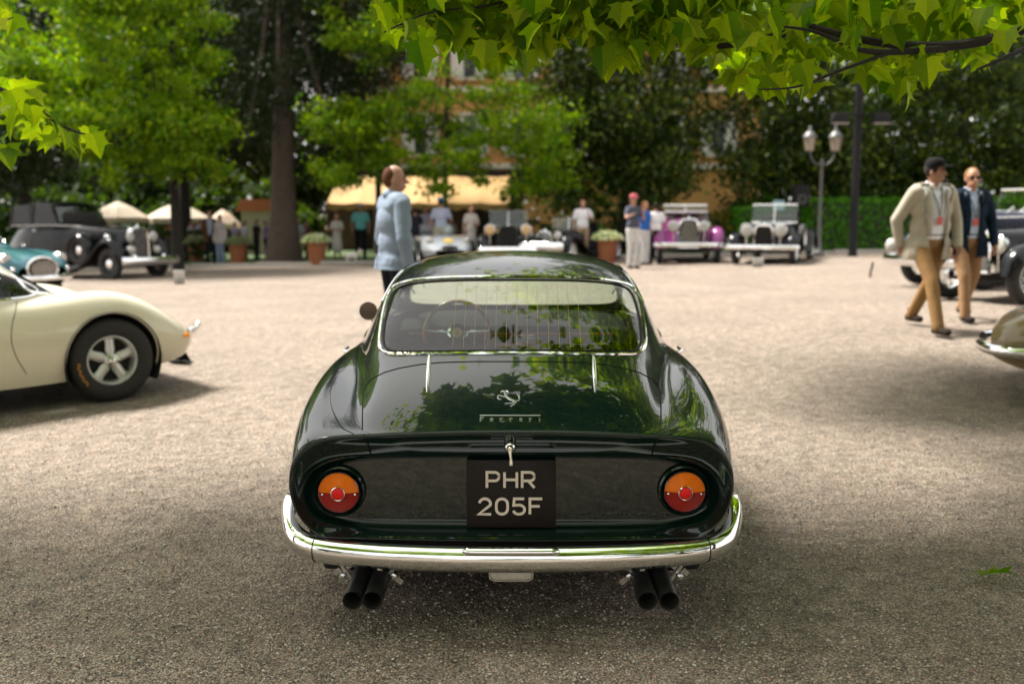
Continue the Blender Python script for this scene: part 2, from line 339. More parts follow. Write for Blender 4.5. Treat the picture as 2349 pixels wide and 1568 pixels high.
# ------------------------------------------------------------------ lofted car bodies (tail at y=0, nose at +y)
GT = np.array([[0, 0], [.18, .004], [.34, .018], [.56, .073], [.715, .153], [.819, .318], [.884, .60], [1, 1.0], [1.15, 1.55], [1.4, 2.5]])
class Shell:
    def __init__(s, sec, cab=None, L=4.3, nu=100, nv=230, y0=0.0):
        s.L = L; ys = np.linspace(y0, L, nv); A = smooth_table(sec, ys)
        s.ys = ys; rows = []
        if cab is not None: Cb = smooth_table(cab, ys); gd = bspl(GT, 400)
        us = np.linspace(0, 1, nu)
        for i in range(nv):
            a = A[i]; P = [(0, a[0]), (a[1]*.5, a[0])]+[(a[1+2*k], a[2+2*k]) for k in range((len(a)-1)//2)]
            c = bspl(P, 500); ln = np.concatenate([[0], np.cumsum(np.hypot(*np.diff(c, axis=0).T))]); ln /= ln[-1]
            # denser where the cabin flank rises
            x = np.interp(us, ln, c[:, 0]); z = np.interp(us, ln, c[:, 1])
            if cab is not None and Cb[i][1] > 0:
                zr, H, wd, k = Cb[i]; t = np.minimum(np.abs(x)/wd, 1.39); cz = zr-H*np.interp(t, gd[:, 0], gd[:, 1])
                z = np.where(us < .75, smax(cz, z, k), z)
            rows.append(np.stack([x, np.full(nu, ys[i]), z], 1))
        H_ = np.array(rows); Mr = H_[:, ::-1].copy(); Mr[..., 0] *= -1
        g = np.concatenate([Mr[:, :-1], H_], 1); s.g = g; n, m, _ = g.shape; s.V = g.reshape(-1, 3)
        i = np.arange(n-1)[:, None]*m+np.arange(m-1)[None]
        s.F = np.stack([i, i+1, i+m+1, i+m], -1).reshape(-1, 4).copy(); s.lab = np.zeros(len(s.F), int); s.m = m
        s.bvh = BVHTree.FromPolygons([tuple(v) for v in s.V], [tuple(int(j) for j in f) for f in s.F])
    def tail_section(s): return s.g[0]
    def hit(s, o, d): return s.bvh.ray_cast(Vector(o), Vector(d))
    def cut(s, lab, poly, P2, cond, ray):
        """faces whose centre falls in poly (in the P2 plane) get a label; edge vertices slide on to the outline"""
        poly = np.array(poly, float); Q = P2(s.V); Cn = s.V[s.F].mean(1); Qc = P2(Cn); ok = cond(Cn)
        def inside(q):
            r = np.zeros(len(q), bool); n = len(poly)
            for i in range(n):
                a, b = poly[i], poly[(i+1) % n]; c = (a[1] > q[:, 1]) != (b[1] > q[:, 1])
                with np.errstate(divide='ignore', invalid='ignore'): xi = (b[0]-a[0])*(q[:, 1]-a[1])/(b[1]-a[1])+a[0]
                r ^= c & (q[:, 0] < xi)
            return r
        ins = inside(Qc) & ok & (s.lab == 0); s.lab[ins] = lab
        vi = set(s.F[ins].ravel().tolist()) & set(s.F[~ins & (s.lab == 0)].ravel().tolist())
        nxt = np.roll(poly, -1, 0)
        for v in vi:
            q = Q[v]; d = nxt-poly; t = np.clip(((q-poly)*d).sum(1)/np.maximum((d*d).sum(1), 1e-12), 0, 1); c = poly+t[:, None]*d
            k = np.argmin(((c-q)**2).sum(1)); o, dr = ray(c[k], s.V[v]); h = s.bvh.ray_cast(Vector(o), Vector(dr))
            if h[0] is not None and (h[0]-Vector(s.V[v])).length < .12: s.V[v] = h[0]
    def obj(s, lab, name, m, parent, loc=None, off=0.):
        f = s.F[s.lab == lab]; u, inv = np.unique(f, return_inverse=True); V = s.V[u].copy()
        o = link(name, raw_mesh(name, V, inv.reshape(f.shape), [m], True), parent, loc); return o
def dens(pts, n=240, closed=True):
    P = np.array(pts+([pts[0]] if closed else []), float); l = np.concatenate([[0], np.cumsum(np.hypot(*np.diff(P, axis=0).T))]); t = np.linspace(0, l[-1], n, endpoint=not closed)
    return np.stack([np.interp(t, l, P[:, 0]), np.interp(t, l, P[:, 1])], 1)
def rounded(pts, n=240):                       # closed smooth outline through control polygon
    P = np.array(pts, float); k = len(P); Q = np.vstack([P[-2:], P, P[:3]]); u = np.linspace(0, k, n, endpoint=False); i = u.astype(int); t = (u-i)[:, None]; i = i+1
    return ((1-t)**3*Q[i]+(3*t**3-6*t*t+4)*Q[i+1]+(-3*t**3+3*t*t+3*t+1)*Q[i+2]+t**3*Q[i+3])/6
def side_ray(c, v): return (2*np.sign(v[0]), c[0], c[1]), (-np.sign(v[0]), 0, 0)
def arch_cut(sh, ya, za, r, lab, xmin=.55):
    pts = [(ya+r*math.cos(t), za+r*math.sin(t)) for t in np.linspace(-.95, PI+.95, 60)]
    sh.cut(lab, pts, lambda V: V[..., 1:3], lambda C: (C[:, 0] > xmin), side_ray)
    sh.cut(lab, pts, lambda V: V[..., 1:3], lambda C: (C[:, 0] < -xmin), side_ray)
def arch_parts(sh, ya, za, r, parent, pm, xw, well=True):
    for sg in (1, -1):
        pts = []
        for t in np.linspace(-.35, PI+.35, 40):
            h = sh.bvh.ray_cast(Vector((2*sg, ya+r*math.cos(t), za+r*math.sin(t))), Vector((-sg, 0, 0)))
            if h[0] is not None: pts.append(h[0]-Vector((sg*.004, 0, 0)))
        if len(pts) > 5: MB().tube(pts, .008, 6).build('wheel_arch_lip', pm, parent)
        prof = [[(sg*x, ya+r*1.02*math.cos(t), za+r*1.02*math.sin(t)) for t in np.linspace(-.5, PI+.5, 24)] for x in (xw+.12, .35)]
        m = MB().grid(prof); n = 24; m.f.append(tuple(range(len(m.v)-n, len(m.v)))); m.m.append(0)
        m.build('wheel_well', MATTE, parent)
def make_wheel(parent, c, r, wdt, sg, style='disc', rimr=None, rz=0., rimmat=None, white=False):
    """wheel hub at c, axle along x, outer face towards sg*x"""
    rimr = rimr or r*.62; rm = rimmat or ALLOY; e = bpy.data.objects.new('wheel', None); COL.objects.link(e); e.parent = parent; e.location = c; e.rotation_euler = (0, 0, rz); hw = wdt/2
    pr = [(rimr*.97, -hw*.8), (rimr*1.03, -hw*.96), (r*.86, -hw), (r*.96, -hw*.86), (r, -hw*.6), (r*1.003, 0), (r, hw*.6), (r*.96, hw*.86), (r*.86, hw), (rimr*1.03, hw*.96), (rimr*.97, hw*.8)]
    MB().lathe(pr, ax=(sg, 0, 0), n=48, cap=False).build('tyre', RUBBER, e, angle=60)
    m = MB().lathe([(rimr, -hw*.8), (rimr*1.0, hw*.84), (rimr*.955, hw*.86), (rimr*.9, hw*.72), (rimr*.86, hw*.2), (rimr*.86, -hw*.4)], ax=(sg, 0, 0), n=40, cap=False)
    m.build('rim', rm, e)
    m = MB()
    if style == 'star':
        for k in range(5):
            t = 2*PI*k/5+.3; c_, s_ = math.cos(t), math.sin(t)
            def q(rr, a, h): return (sg*h, rr*math.cos(t+a), rr*math.sin(t+a))
            wdn = .36; Pq = []
            for rr, a, h in ((rimr*.16, .62, .55), (rimr*.42, .50, .5), (rimr*.70, .26, .42), (rimr*.88, .26, .35)):
                Pq.append([q(rr, -a, hw*(h-.18)), q(rr, -a*.55, hw*h), q(rr, 0, hw*(h+.06)), q(rr, a*.55, hw*h), q(rr, a, hw*(h-.18))])
            m.grid(Pq)
        m.build('spoke_star', rm, e); m = MB()
        m.lathe([(rimr*.27, 0), (rimr*.27, hw*.62), (rimr*.2, hw*.7)], ax=(sg, 0, 0), n=24); m.build('hub', rm, e)
        m = MB().lathe([(rimr*.12, hw*.5), (rimr*.12, hw*.95), (rimr*.05, hw*1.02)], ax=(sg, 0, 0), n=16)
        for k in range(3):
            t = 2*PI*k/3; a = Vector((sg*hw*.85, 0, 0)); b = Vector((sg*hw*.8, rimr*.3*math.cos(t), rimr*.3*math.sin(t))); m.tube([a, b], [.016, .01], 6)
        m.build('spinner', CHROME, e)
        MB().lathe([(rimr*.84, -hw*.05), (rimr*.84, -hw*.1)], ax=(sg, 0, 0), n=24).build('brake_disc', MATTE, e)
    elif style == 'wire':
        for k in range(36):
            t = 2*PI*k/36; t2 = t+.35*(1 if k % 2 else -1)
            m.tube([(sg*hw*.6, .055*math.cos(t2), .055*math.sin(t2)), (sg*hw*(.3 if k % 4 < 2 else -.2), rimr*.9*math.cos(t), rimr*.9*math.sin(t))], .0035, 4, cap=False)
        m.build('wire_spokes', CHROME, e)
        MB().lathe([(.06, -hw*.4), (.06, hw*.7), (.035, hw*.95), (.01, hw)], ax=(sg, 0, 0), n=16).build('hub', CHROME, e)
    else:
        MB().lathe([(rimr*.88, hw*.1), (rimr*.8, hw*.35), (rimr*.5, hw*.25), (rimr*.42, hw*.45)], ax=(sg, 0, 0), n=32).build('wheel_disc', rm, e)
        MB().lathe([(rimr*.42, hw*.4), (rimr*.4, hw*.6), (rimr*.25, hw*.72), (rimr*.02, hw*.76)], ax=(sg, 0, 0), n=24).build('hubcap', CHROME, e)
    return e

# ================================================================== the dark green fastback coupe
GREEN = paint('dark_green_paint', (.0022, .011, .0085), rough=.3)
CX, CY = -.003, 3.5
car = thing('sports_coupe', 'dark green fastback coupe seen from behind, round orange lights and chrome bumper', 'sports car', (CX, CY, 0), R(-.25))
def T(rows): return [[r[0]-3.5]+list(r[1:]) for r in rows]
sec = T([  # Y  hd | xv zv | xc zc | xs zs | xm zm | xl zl | xb zb
 (3.50, .735, .52, .735, .635, .728, .750, .712, .812, .600, .795, .44, .70, .352),
 (3.55, .740, .54, .740, .655, .740, .770, .722, .822, .60, .805, .44, .71, .345),
 (3.70, .765, .57, .757, .70, .762, .815, .735, .845, .60, .835, .43, .76, .30),
 (3.95, .79, .60, .775, .725, .825, .845, .785, .880, .62, .87, .42, .82, .25),
 (4.35, .81, .63, .80, .74, .890, .855, .845, .897, .64, .885, .42, .84, .22),
 (4.8, .82, .64, .815, .745, .895, .84, .855, .880, .65, .87, .42, .83, .2),
 (5.3, .82, .64, .82, .755, .875, .825, .835, .86, .64, .85, .42, .81, .19),
 (5.9, .82, .64, .82, .745, .865, .815, .825, .855, .64, .85, .42, .82, .19),
 (6.4, .86, .5, .855, .70, .90, .83, .86, .875, .66, .87, .42, .83, .2),
 (6.8, .86, .42, .835, .66, .915, .82, .87, .88, .66, .87, .42, .83, .22),
 (7.2, .80, .40, .78, .62, .855, .77, .80, .84, .62, .83, .40, .78, .25),
 (7.55, .70, .38, .69, .56, .74, .68, .68, .74, .52, .72, .38, .66, .3),
 (7.75, .58, .3, .57, .44, .60, .54, .56, .60, .46, .58, .38, .5, .34),
 (7.85, .47, .2, .465, .3, .47, .38, .46, .42, .42, .4, .40, .34, .38)])
cab = T([  # Y  zr  H  w  k
 (3.50, .748, .10, .66, .012), (3.56, .775, .11, .655, .018), (3.7, .832, .14, .66, .03), (3.9, .895, .18, .68, .045), (4.15, .965, .22, .70, .05), (4.35, 1.045, .275, .73, .05),
 (4.6, 1.135, .34, .76, .05), (4.9, 1.232, .41, .785, .05), (5.2, 1.297, .45, .80, .05), (5.5, 1.325, .47, .81, .05), (5.8, 1.315, .46, .81, .05), (6.0, 1.285, .43, .80, .05),
 (6.25, 1.16, .34, .79, .05), (6.5, .99, .2, .76, .05), (6.65, .88, .14, .74, .04), (6.9, .76, .1, .7, .03), (7.85, .2, .1, .6, .03)])
sh = Shell(sec, cab, L=4.34, nu=130, nv=300)
PXW = lambda V: np.stack([1174+2284*(V[..., 0]+CX)/((V[..., 1]+CY)*CP+(CAMZ-V[..., 2])*SP), 784+2284*((CAMZ-V[..., 2])*CP-(V[..., 1]+CY)*SP)/((V[..., 1]+CY)*CP+(CAMZ-V[..., 2])*SP)], -1)
def cray(c, v=None):
    o = np.array((-CX, -CY, CAMZ)); p = at(c[0], c[1], 4.); d = np.array((p.x, p.y, p.z-CAMZ)); return tuple(o), tuple(d/np.linalg.norm(d))
def mir(h): return h+[(2*1172.5-x, y) for x, y in h[::-1]]
def on(sx, sy, lift=0., mesh=None):
    o, d = cray((sx, sy)); h = (mesh or sh.bvh).ray_cast(Vector(o), Vector(d)); n = h[1]; n = (-n if n is not None and n.dot(Vector(d)) > 0 else n)
    return (h[0]+n*lift, n) if h[0] is not None else (None, None)
WIN = rounded([(1172, 635.5), (1060, 636), (985, 639), (930, 645), (893, 657), (880, 686), (873, 722), (867, 764), (866, 795), (882, 812), (920, 812), (1000, 811), (1172, 810)][::-1] and mir([(1100, 635.5), (1020, 637), (960, 641), (918, 648), (893, 659), (881, 690), (873, 724), (868, 764), (866, 792), (878, 812), (915, 813), (1000, 812), (1100, 811)]))
LID = dens(mir([(1172, 829), (1090, 829), (1010, 831), (960, 836), (915, 844), (880, 854), (852, 868), (836, 886), (831, 905), (830, 940), (830, 1010)]))
back = lambda C: (C[:, 1] < 1.9)
sh.cut(1, WIN, PXW, back, cray)
sh.cut(2, LID, PXW, lambda C: (C[:, 1] < .62), cray)
# door glass, quarter light, windscreen
SIDE = [(1.62, .95), (1.72, 1.10), (1.95, 1.19), (2.25, 1.19), (2.5, 1.12), (2.86, .93), (2.5, .915), (2.0, .91)]
for sg in (1, -1):
    sh.cut(3, rounded(SIDE, 120), lambda V: V[..., 1:3], lambda C, sg=sg: (C[:, 0]*sg > .4), side_ray)
WS = rounded([(0, 1.285), (.3, 1.28), (.5, 1.255), (.58, 1.2), (.66, 1.02), (.66, .95), (.5, .935), (0, .93), (-.5, .935), (-.66, .95), (-.66, 1.02), (-.58, 1.2), (-.5, 1.255), (-.3, 1.28)], 160)
sh.cut(4, WS, lambda V: V[..., [0, 2]], lambda C: (C[:, 1] > 2.4), lambda c, v: ((c[0], 6, c[1]), (0, -1, 0)))
arch_cut(sh, .85, .32, .36, 5); arch_cut(sh, 3.25, .32, .36, 5)
body = sh.obj(0, 'body', GREEN, car); lid = sh.obj(2, 'boot_lid', GREEN, car)
rw = sh.obj(1, 'rear_window', GLASSR, car); sh.obj(4, 'windscreen', GLASSC, car)
for sg in (1, -1):
    f = sh.F[sh.lab == 3]; f = f[sh.V[f].mean(1)[:, 0]*sg > 0]; u, inv = np.unique(f, return_inverse=True); link('side_window', raw_mesh('side_window', sh.V[u], inv.reshape(f.shape), [GLASSC], True), car)
arch_parts(sh, .85, .32, .36, car, GREEN, .72); arch_parts(sh, 3.25, .32, .36, car, GREEN, .72)
def strip(pxs, r, name, m, parent=car, lift=0., flat=1., closed=True, n=8, step=1):
    pts = [p for p in (on(x, y, lift)[0] for x, y in pxs) if p is not None]
    return MB().tube(pts, r, n, closed=closed, flat=flat).build(name, m, parent)
strip(WIN, .0085, 'window_trim', CHROME, rw, lift=.002)
c0 = WIN.mean(0); WI = c0+(WIN-c0)*np.array([.968, .93]); strip(WI, .006, 'window_seal', BLACKP, rw, lift=.0)
LG = [tuple(p) for p in np.roll(LID, len(LID)//2, 0)]; strip([p for p in LG if p[1] < 987], .0028, 'lid_gap', BLACKP, lid, closed=False, n=6)
for k in range(13):
    xb = 1036+24.6*k; xt = 1173+(xb-1173)*.93
    strip([(xt+(xb-xt)*t, 652+(797-652)*t) for t in np.linspace(0, 1, 12)], .0007, 'heating_wire', mat('gold_wire', (.40, .27, .08), .5, .3), rw, closed=False, n=4)
# tail face: rim, shadowed band, recessed panel
ts = sh.tail_section(); up = [(p[0], p[2]) for p in ts]
bot = [(x, .350-.012*(1-(x/.70)**2)) for x in np.linspace(.66, -.66, 30)]
outer = dens([tuple(p) for p in up]+bot, 320)
inner = rounded([(0, .636), (.3, .636), (.54, .633), (.66, .618), (.735, .572), (.757, .505), (.742, .437), (.69, .393), (.57, .374), (.3, .369), (0, .368), (-.3, .369), (-.57, .374), (-.69, .393), (-.742, .437), (-.757, .505), (-.735, .572), (-.66, .618), (-.54, .633), (-.3, .636)], 320)
def polar(P, n=320, c=(0, .51)):
    a = np.arctan2((P[:, 1]-c[1])*2.2, P[:, 0]-c[0]); o = np.argsort(a); a = a[o]; P = P[o]; A = np.linspace(-PI, PI, n, endpoint=False)
    return np.stack([np.interp(A, a, P[:, 0], period=2*PI), np.interp(A, a, P[:, 1], period=2*PI)], 1)
po, pi_ = polar(outer), polar(inner)
def ring(k, y, s=1.): P = po+(pi_-po)*k; P = (P-[0, .51])*s+[0, .51]; return [(p[0], y, p[1]) for p in P]
ins = lambda d: [(p[0], 0, p[1]) for p in po]
rows = [ring(0, 0.0), ring(.02, -.006), ring(.07, -.009), ring(.14, -.006), ring(.22, .004), ring(.5, .022), ring(.8, .038), ring(.93, .048), ring(1, .062), ring(1.0, .074, .985), ring(1, .080, .965), ring(1, .082, .93), ring(1, .082, .9), ring(1, .082, .5), ring(1, .082, .02)]
MB().grid(rows, closev=True).build('tail_panel', GREEN, car, smooth='full')
# lower lip under the panel
pts = [(x, .004+.03*(abs(x)/.7)**4, .347+.004*(x/.7)**2) for x in np.linspace(-.68, .68, 40)]
MB().tube(pts, .012, 8, flat=.7).build('lower_lip', GREEN, car)
for sg in (-1, 1):
    MB().tube([(sg*(.527-.02*t), -.009+.06*t*t+.002, .735-.1*t) for t in np.linspace(.02, .95, 10)], .0022, 5).build('panel_seam', BLACKP, car)
# under tail, floor
m = MB(); m.box((0, 2.1, .2), (1.44, 3.9, .06)); m.box((0, .35, .30), (1.25, .5, .12)); m.box((0, .62, .22), (.7, .3, .18)); m.build('underbody', MATTE, car, smooth=False, bevel=.02)
m = MB(); pf = [[(x, .01+.35*t, .345-.13*t) for x in np.linspace(-.69, .69, 12)] for t in np.linspace(0, 1, 5)]; m.grid(pf).build('rear_valance', MATTE, car)
# wheels
for sg in (-1, 1):
    for ya in (.85, 3.25): make_wheel(car, (sg*.70, ya, .322), .322, .2, sg, 'star', .2)
# rear lights
AMBER = mat('amber_lens', (.95, .20, .001), rough=.2, var=.2, scale=40, coat=.1, spec=.3, bump=.15, bscale=260); REDL = mat('dark_red_lens', (.34, .012, .006), rough=.2, var=.35, scale=30, coat=.1, spec=.3, bump=.15, bscale=260); REDB = mat('red_reflector', (.85, .008, .004), rough=.3, spec=.3, coat=.1, bump=.3, bscale=500, emit=None)
def halfdisc(r0, r1, a0, a1, y, bulge, n=24):
    return [[(rr*math.cos(t), y-bulge*(1-(rr/r1)**2)-.0011*math.sin(rr*1500), rr*math.sin(t)) for t in np.linspace(a0, a1, n)] for rr in np.linspace(r0, r1, 60)]
for sg in (-1, 1):
    e = bpy.data.objects.new('tail_light', None); COL.objects.link(e); e.parent = car; e.location = (sg*.634+.001, .074, .5045+.002*sg)
    m = MB().lathe([(.096, .002), (.094, .012), (.088, .016), (.080, .006), (.078, -.004)], ax=(0, -1, 0), n=48, cap=False); m.build('light_bezel', GREEN, e)
    MB().lathe([(.0765, -.004), (.0765, .022), (.0745, .026), (.0715, .022)], ax=(0, -1, 0), n=48, cap=False).build('chrome_ring', CHROME, e)
    MB().grid(halfdisc(.02, .073, .02, PI-.02, -.02, .018)).build('amber_lens', AMBER, e, smooth='full')
    MB().grid(halfdisc(.02, .073, -PI+.0, .0, -.02, .018)).build('red_lens', REDL, e, smooth='full')
    MB().lathe([(.026, .03), (.026, .043), (.0235, .044), (.0225, .040)], ax=(0, -1, 0), n=32, cap=False).build('reflector_ring', CHROME, e)
    MB().lathe([(.0228, .030), (.0225, .041), (.018, .0435), (.008, .0455), (.0005, .046)], ax=(0, -1, 0), n=32).build('reflector', REDB, e)
    for q in (-1, 1): MB().lathe([(.0042, .02), (.0042, .0268), (.003, .0278)], c=(q*.06, 0, -.0065), ax=(0, -1, 0), n=10).build('lens_screw', CHROME, e)
# number plate
PL = bpy.data.objects.new('number_plate', None); COL.objects.link(PL); PL.parent = car; PL.location = (.0, .05, .498); PL.rotation_euler = (R(-2), 0, 0)
MB().box((0, .004, 0), (.328, .006, .252)).build('plate_panel', mat('black_plate', (.012, .008, .0075), .5, coat=.05, spec=.2, var=.3), PL, bevel=.003)
ex, ey, th = (1, 0, 0), (0, 0, 1), (0, -.0025, 0)
def arc(cx, cy, rx, ry, a0, a1, n=8): return [(cx+rx*math.cos(R(a)), cy+ry*math.sin(R(a))) for a in np.linspace(a0, a1, n)]
Wd, Hh = .045, .0575
q = .0165
GL = {'P': [[(0, 0), (0, Hh), (Wd-q, Hh)]+arc(Wd-q, Hh-q, q, q, 90, 0)+arc(Wd-q, Hh*.45+q, q, q, 0, -90)+[(0, Hh*.45)]],
 'H': [[(0, 0), (0, Hh)], [(Wd, 0), (Wd, Hh)], [(0, Hh*.52), (Wd, Hh*.52)]],
 'R': [[(0, 0), (0, Hh), (Wd-q, Hh)]+arc(Wd-q, Hh-q, q, q, 90, 0)+arc(Wd-q, Hh*.45+q, q, q, 0, -90)+[(0, Hh*.45)], [(Wd*.5, Hh*.45), (Wd, 0)]],
 '2': [arc(Wd*.5, Hh-.019, Wd*.46, .019, 170, 0, 10)+[(Wd*.93, Hh*.58), (.0, 0), (Wd, 0)]],
 '0': [[(Wd*.96, .02), (Wd*.96, Hh-.02)]+arc(Wd*.5, Hh-.02, Wd*.46, .02, 0, 180, 10)+[(Wd*.04, .02)]+arc(Wd*.5, .02, Wd*.46, .02, 180, 360, 10)],
 '5': [[(Wd*.92, Hh), (Wd*.12, Hh), (Wd*.06, Hh*.58), (Wd*.5, Hh*.6)]+arc(Wd*.5, Hh*.3, Wd*.46, Hh*.3, 80, -90, 9)+arc(Wd*.5, .018, Wd*.48, .018, -100, -165, 4)],
 'F': [[(0, 0), (0, Hh), (Wd, Hh)], [(0, Hh*.52), (Wd*.8, Hh*.52)]]}
PLET = mat('plate_lettering', (.74, .64, .56), .5)
def text(s, x0, z0, adv):
    for i, ch in enumerate(s):
        m = MB()
        for k, st in enumerate(GL[ch]): m.ribbon(st, .0098, (x0+adv*i, -.0005-.0003*k, z0), ex, ey, th)
        m.build('plate_letter', PLET, PL, smooth=False)
text('PHR', -.089, .024, .0645); text('205F', -.119, -.0745, .0625)
# boot handle
e = bpy.data.objects.new('boot_handle', None); COL.objects.link(e); e.parent = car; e.location = (-.004, .012, .682)
MB().lathe([(.0215, -.01), (.0215, .004), (.018, .012), (.012, .016), (.011, .03), (.008, .034)], ax=(0, -1, 0), n=28).build('handle_rose', CHROME, e)
MB().tube([(0, -.03, -.004), (.001, -.034, -.02), (.003, -.034, -.034), (.004, -.033, -.05), (.004, -.032, -.058)], [.010, .006, .0055, .009, .0085], 12).build('lever', CHROME, e)
# deck gills
for sx0, sx1 in ((983, 978), (1359, 1364)):
    pts = []; rs = []
    for t in np.linspace(0, 1, 14):
        p, n_ = on(sx0+(sx1-sx0)*t, 814+t*86, .004*math.sin(PI*t)**.5+.001); pts.append(p); rs.append(.0095*math.sin(PI*min(.97, max(.05, t*.8+.12)))**.8*(1-.5*t)+.001)
    MB().tube(pts, rs, 10, flat=.6).build('deck_gill', CHROME, car)
# emblem and lettering on the lid, each piece proud of the metal
pc, nc = on(1166, 915); nc = Vector(nc).normalized(); nc = -nc if nc.y > 0 else nc; exv = Vector((1, 0, 0)); eyv = nc.cross(exv).normalized(); eyv = -eyv if eyv.z < 0 else eyv
u_ = .0019  # metres per display pixel along x
horse = [  # ribbons: body, neck, head, legs, tail, in photo-zoom units around the centre
 ([(-8, 14), (-3, 4), (6, -4), (14, -10), (19, -11)], 8.5), ([(-8, 12), (-9, 22), (-12, 28)], 7), ([(-10, 28), (-15, 28), (-19, 25)], 5), ([(-3, 18), (-1, 24), (-6, 29)], 4.5),
 ([(-6, 6), (-16, 9), (-24, 12), (-27, 8)], 3.6), ([(-24, 10), (-27, 3), (-23, -2), (-18, -3)], 3.2), ([(14, -11), (8, -17), (-2, -18), (-9, -19)], 3.4), ([(18, -12), (13, -20), (8, -25), (5, -28)], 4.2), ([(20, -9), (24, -6), (26, 0), (24, 8), (26, 15)], 3.8), ([(22, 12), (20, 17)], 3)]
m = MB()
us = 1.55/1000*1.02
for pl, wd in horse: m.ribbon([(p[0]*us, p[1]*us*1.25) for p in pl], wd*us*.78, pc+nc*.001, exv, eyv, nc*.0035)
m.build('horse_emblem', SATIN, lid, smooth=False, bevel=.0007)
SC = {'F': [[(0, 0), (0, 10)], [(0, 10), (7, 10)], [(0, 5.5), (5, 5.5)], [(-1.5, 0), (2, 0)]], 'e': [[(1, 3.5), (5.5, 3.5), (5, 6.2), (3, 7), (1, 5.5), (.6, 3), (2, .6), (6, .8)]],
 'r': [[(1.5, 0), (1.5, 6.5)], [(1.5, 5), (3.5, 7), (6, 6)], [(0, 0), (3.6, 0)], [(0, 6.6), (1.5, 6.6)]], 'a': [[(1, 6), (4, 6.8), (5, 5), (5, .6), (6.4, .2)], [(5, 4), (1.4, 3), (1, 1.2), (3, .3), (5, 1.5)]], 'i': [[(2, 0), (2, 6.5)], [(.5, 0), (3.6, 0)], [(.6, 6.6), (2, 6.6)]]}
p0, n0 = on(1101, 958); n0 = Vector(n0); n0 = -n0 if n0.y > 0 else n0; k_ = .0019
for i, ch in enumerate('Ferrari'):
    pp, nn = on(1101+i*22.3, 966); m = MB()
    for st in SC[ch]: m.ribbon([(p[0]*k_, p[1]*k_*1.35) for p in st], .0034, pp+n0*.001, exv, eyv, n0*.003)
    m.build('script_letter', SATIN, lid, smooth=False)
m = MB(); strip([(1100+t*139, 953.5) for t in np.linspace(0, 1, 16)], .0018, 'script_bar', SATIN, lid, lift=.0025, closed=False, n=6)
# chrome bumper
bp_ = [(-.872, .33, .408), (-.868, .22, .398), (-.850, .12, .374), (-.808, .03, .342), (-.74, -.022, .322), (-.66, -.046, .310), (-.45, -.066, .300), (-.2, -.076, .295), (0, -.078, .294)]
bp_ = bp_+[(-x, y, z) for x, y, z in bp_[-2::-1]]
B = bspl(bp_, 120); hh = np.interp(np.abs(B[:, 0]), [0, .7, .80, .86, .885], [.047, .045, .045, .044, .04]); rows = []
for i, b in enumerate(B):
    d = Vector(B[min(i+1, 119)]-B[max(i-1, 0)]).normalized(); nrm = Vector((d.y, -d.x, 0)).normalized()
    e_ = min(i, 119-i); k = min(1., (e_/5)**.5) if e_ < 5 else 1.; row = []
    for t in np.linspace(-1.45, 1.45, 17): row.append(Vector(b)+nrm*((.034 if abs(b[0]) < .78 else .034-.016*min(1, (abs(b[0])-.78)/.06))*math.cos(t)*k)+Vector((0, 0, hh[i]*math.sin(t)/math.sin(1.45)*k)))
    row.append(Vector(b)+nrm*(-.03)+Vector((0, 0, (hh[i]-.008)*k))); row.insert(0, Vector(b)+nrm*(-.03)+Vector((0, 0, -(hh[i]-.008)*k)))
    rows.append([tuple(v) for v in row])
m = MB().grid(rows, closev=True); nr = len(rows[0]); m.f += [tuple(range(nr)), tuple(range(119*nr, 120*nr))]; m.m += [0, 0]
bump = m.build('rear_bumper', CHROME, car, smooth=True, angle=70)
for sg in (-1, 1):
    i = int(np.argmin(np.abs(B[:, 0]-sg*.70))); MB().tube([Vector(p)+Vector((0, -.0015, 0)) for p in rows[i][1:-1]], .0016, 5).build('bumper_seam', BLACKP, bump)
for sx in (-.47, .47, -.36, .36): MB().lathe([(.011, 0), (.011, .004), (.007, .008)], c=(sx, -.06, .252), ax=(0, -1, -1), n=10).build('bumper_bolt', CHROME, bump)
m = MB().tube([(x, -.108+.004*(abs(x)/.17)**2, .3335) for x in np.linspace(-.172, .172, 24)], [.004 if abs(x) > .165 else .0165 for x in np.linspace(-.172, .172, 24)], 12, flat=.95); m.build('plate_lamp', CHROME, car)
m = MB().tube([(x, -.098, .319) for x in np.linspace(-.168, .168, 12)], .007, 6, flat=.8).build('lamp_lens', mat('smoked_lens', (.3, .26, .22), .2, var=.3), car)
# reversing lamp below
FROST = mat('frosted_lens', (.62, .58, .5), .22, var=.25, scale=50, coat=.5, bump=.3, bscale=300)
m = MB(); m.prism([(-.078, .024), (.078, .024), (.074, -.014), (.06, -.021), (-.06, -.021), (-.074, -.014)], (0, -.045, .228), (1, 0, 0), (0, 0, 1), (0, .05, 0)); m.build('reversing_lamp', FROST, car, bevel=.004)
m = MB(); m.ribbon([(-.08, .026), (.08, .026), (.076, -.015), (.061, -.0235), (-.061, -.0235), (-.076, -.015), (-.08, .026)], .006, (0, -.047, .228), (1, 0, 0), (0, 0, 1), (0, .03, 0)); m.build('reversing_lamp_rim', DCHROME, car, smooth=False)
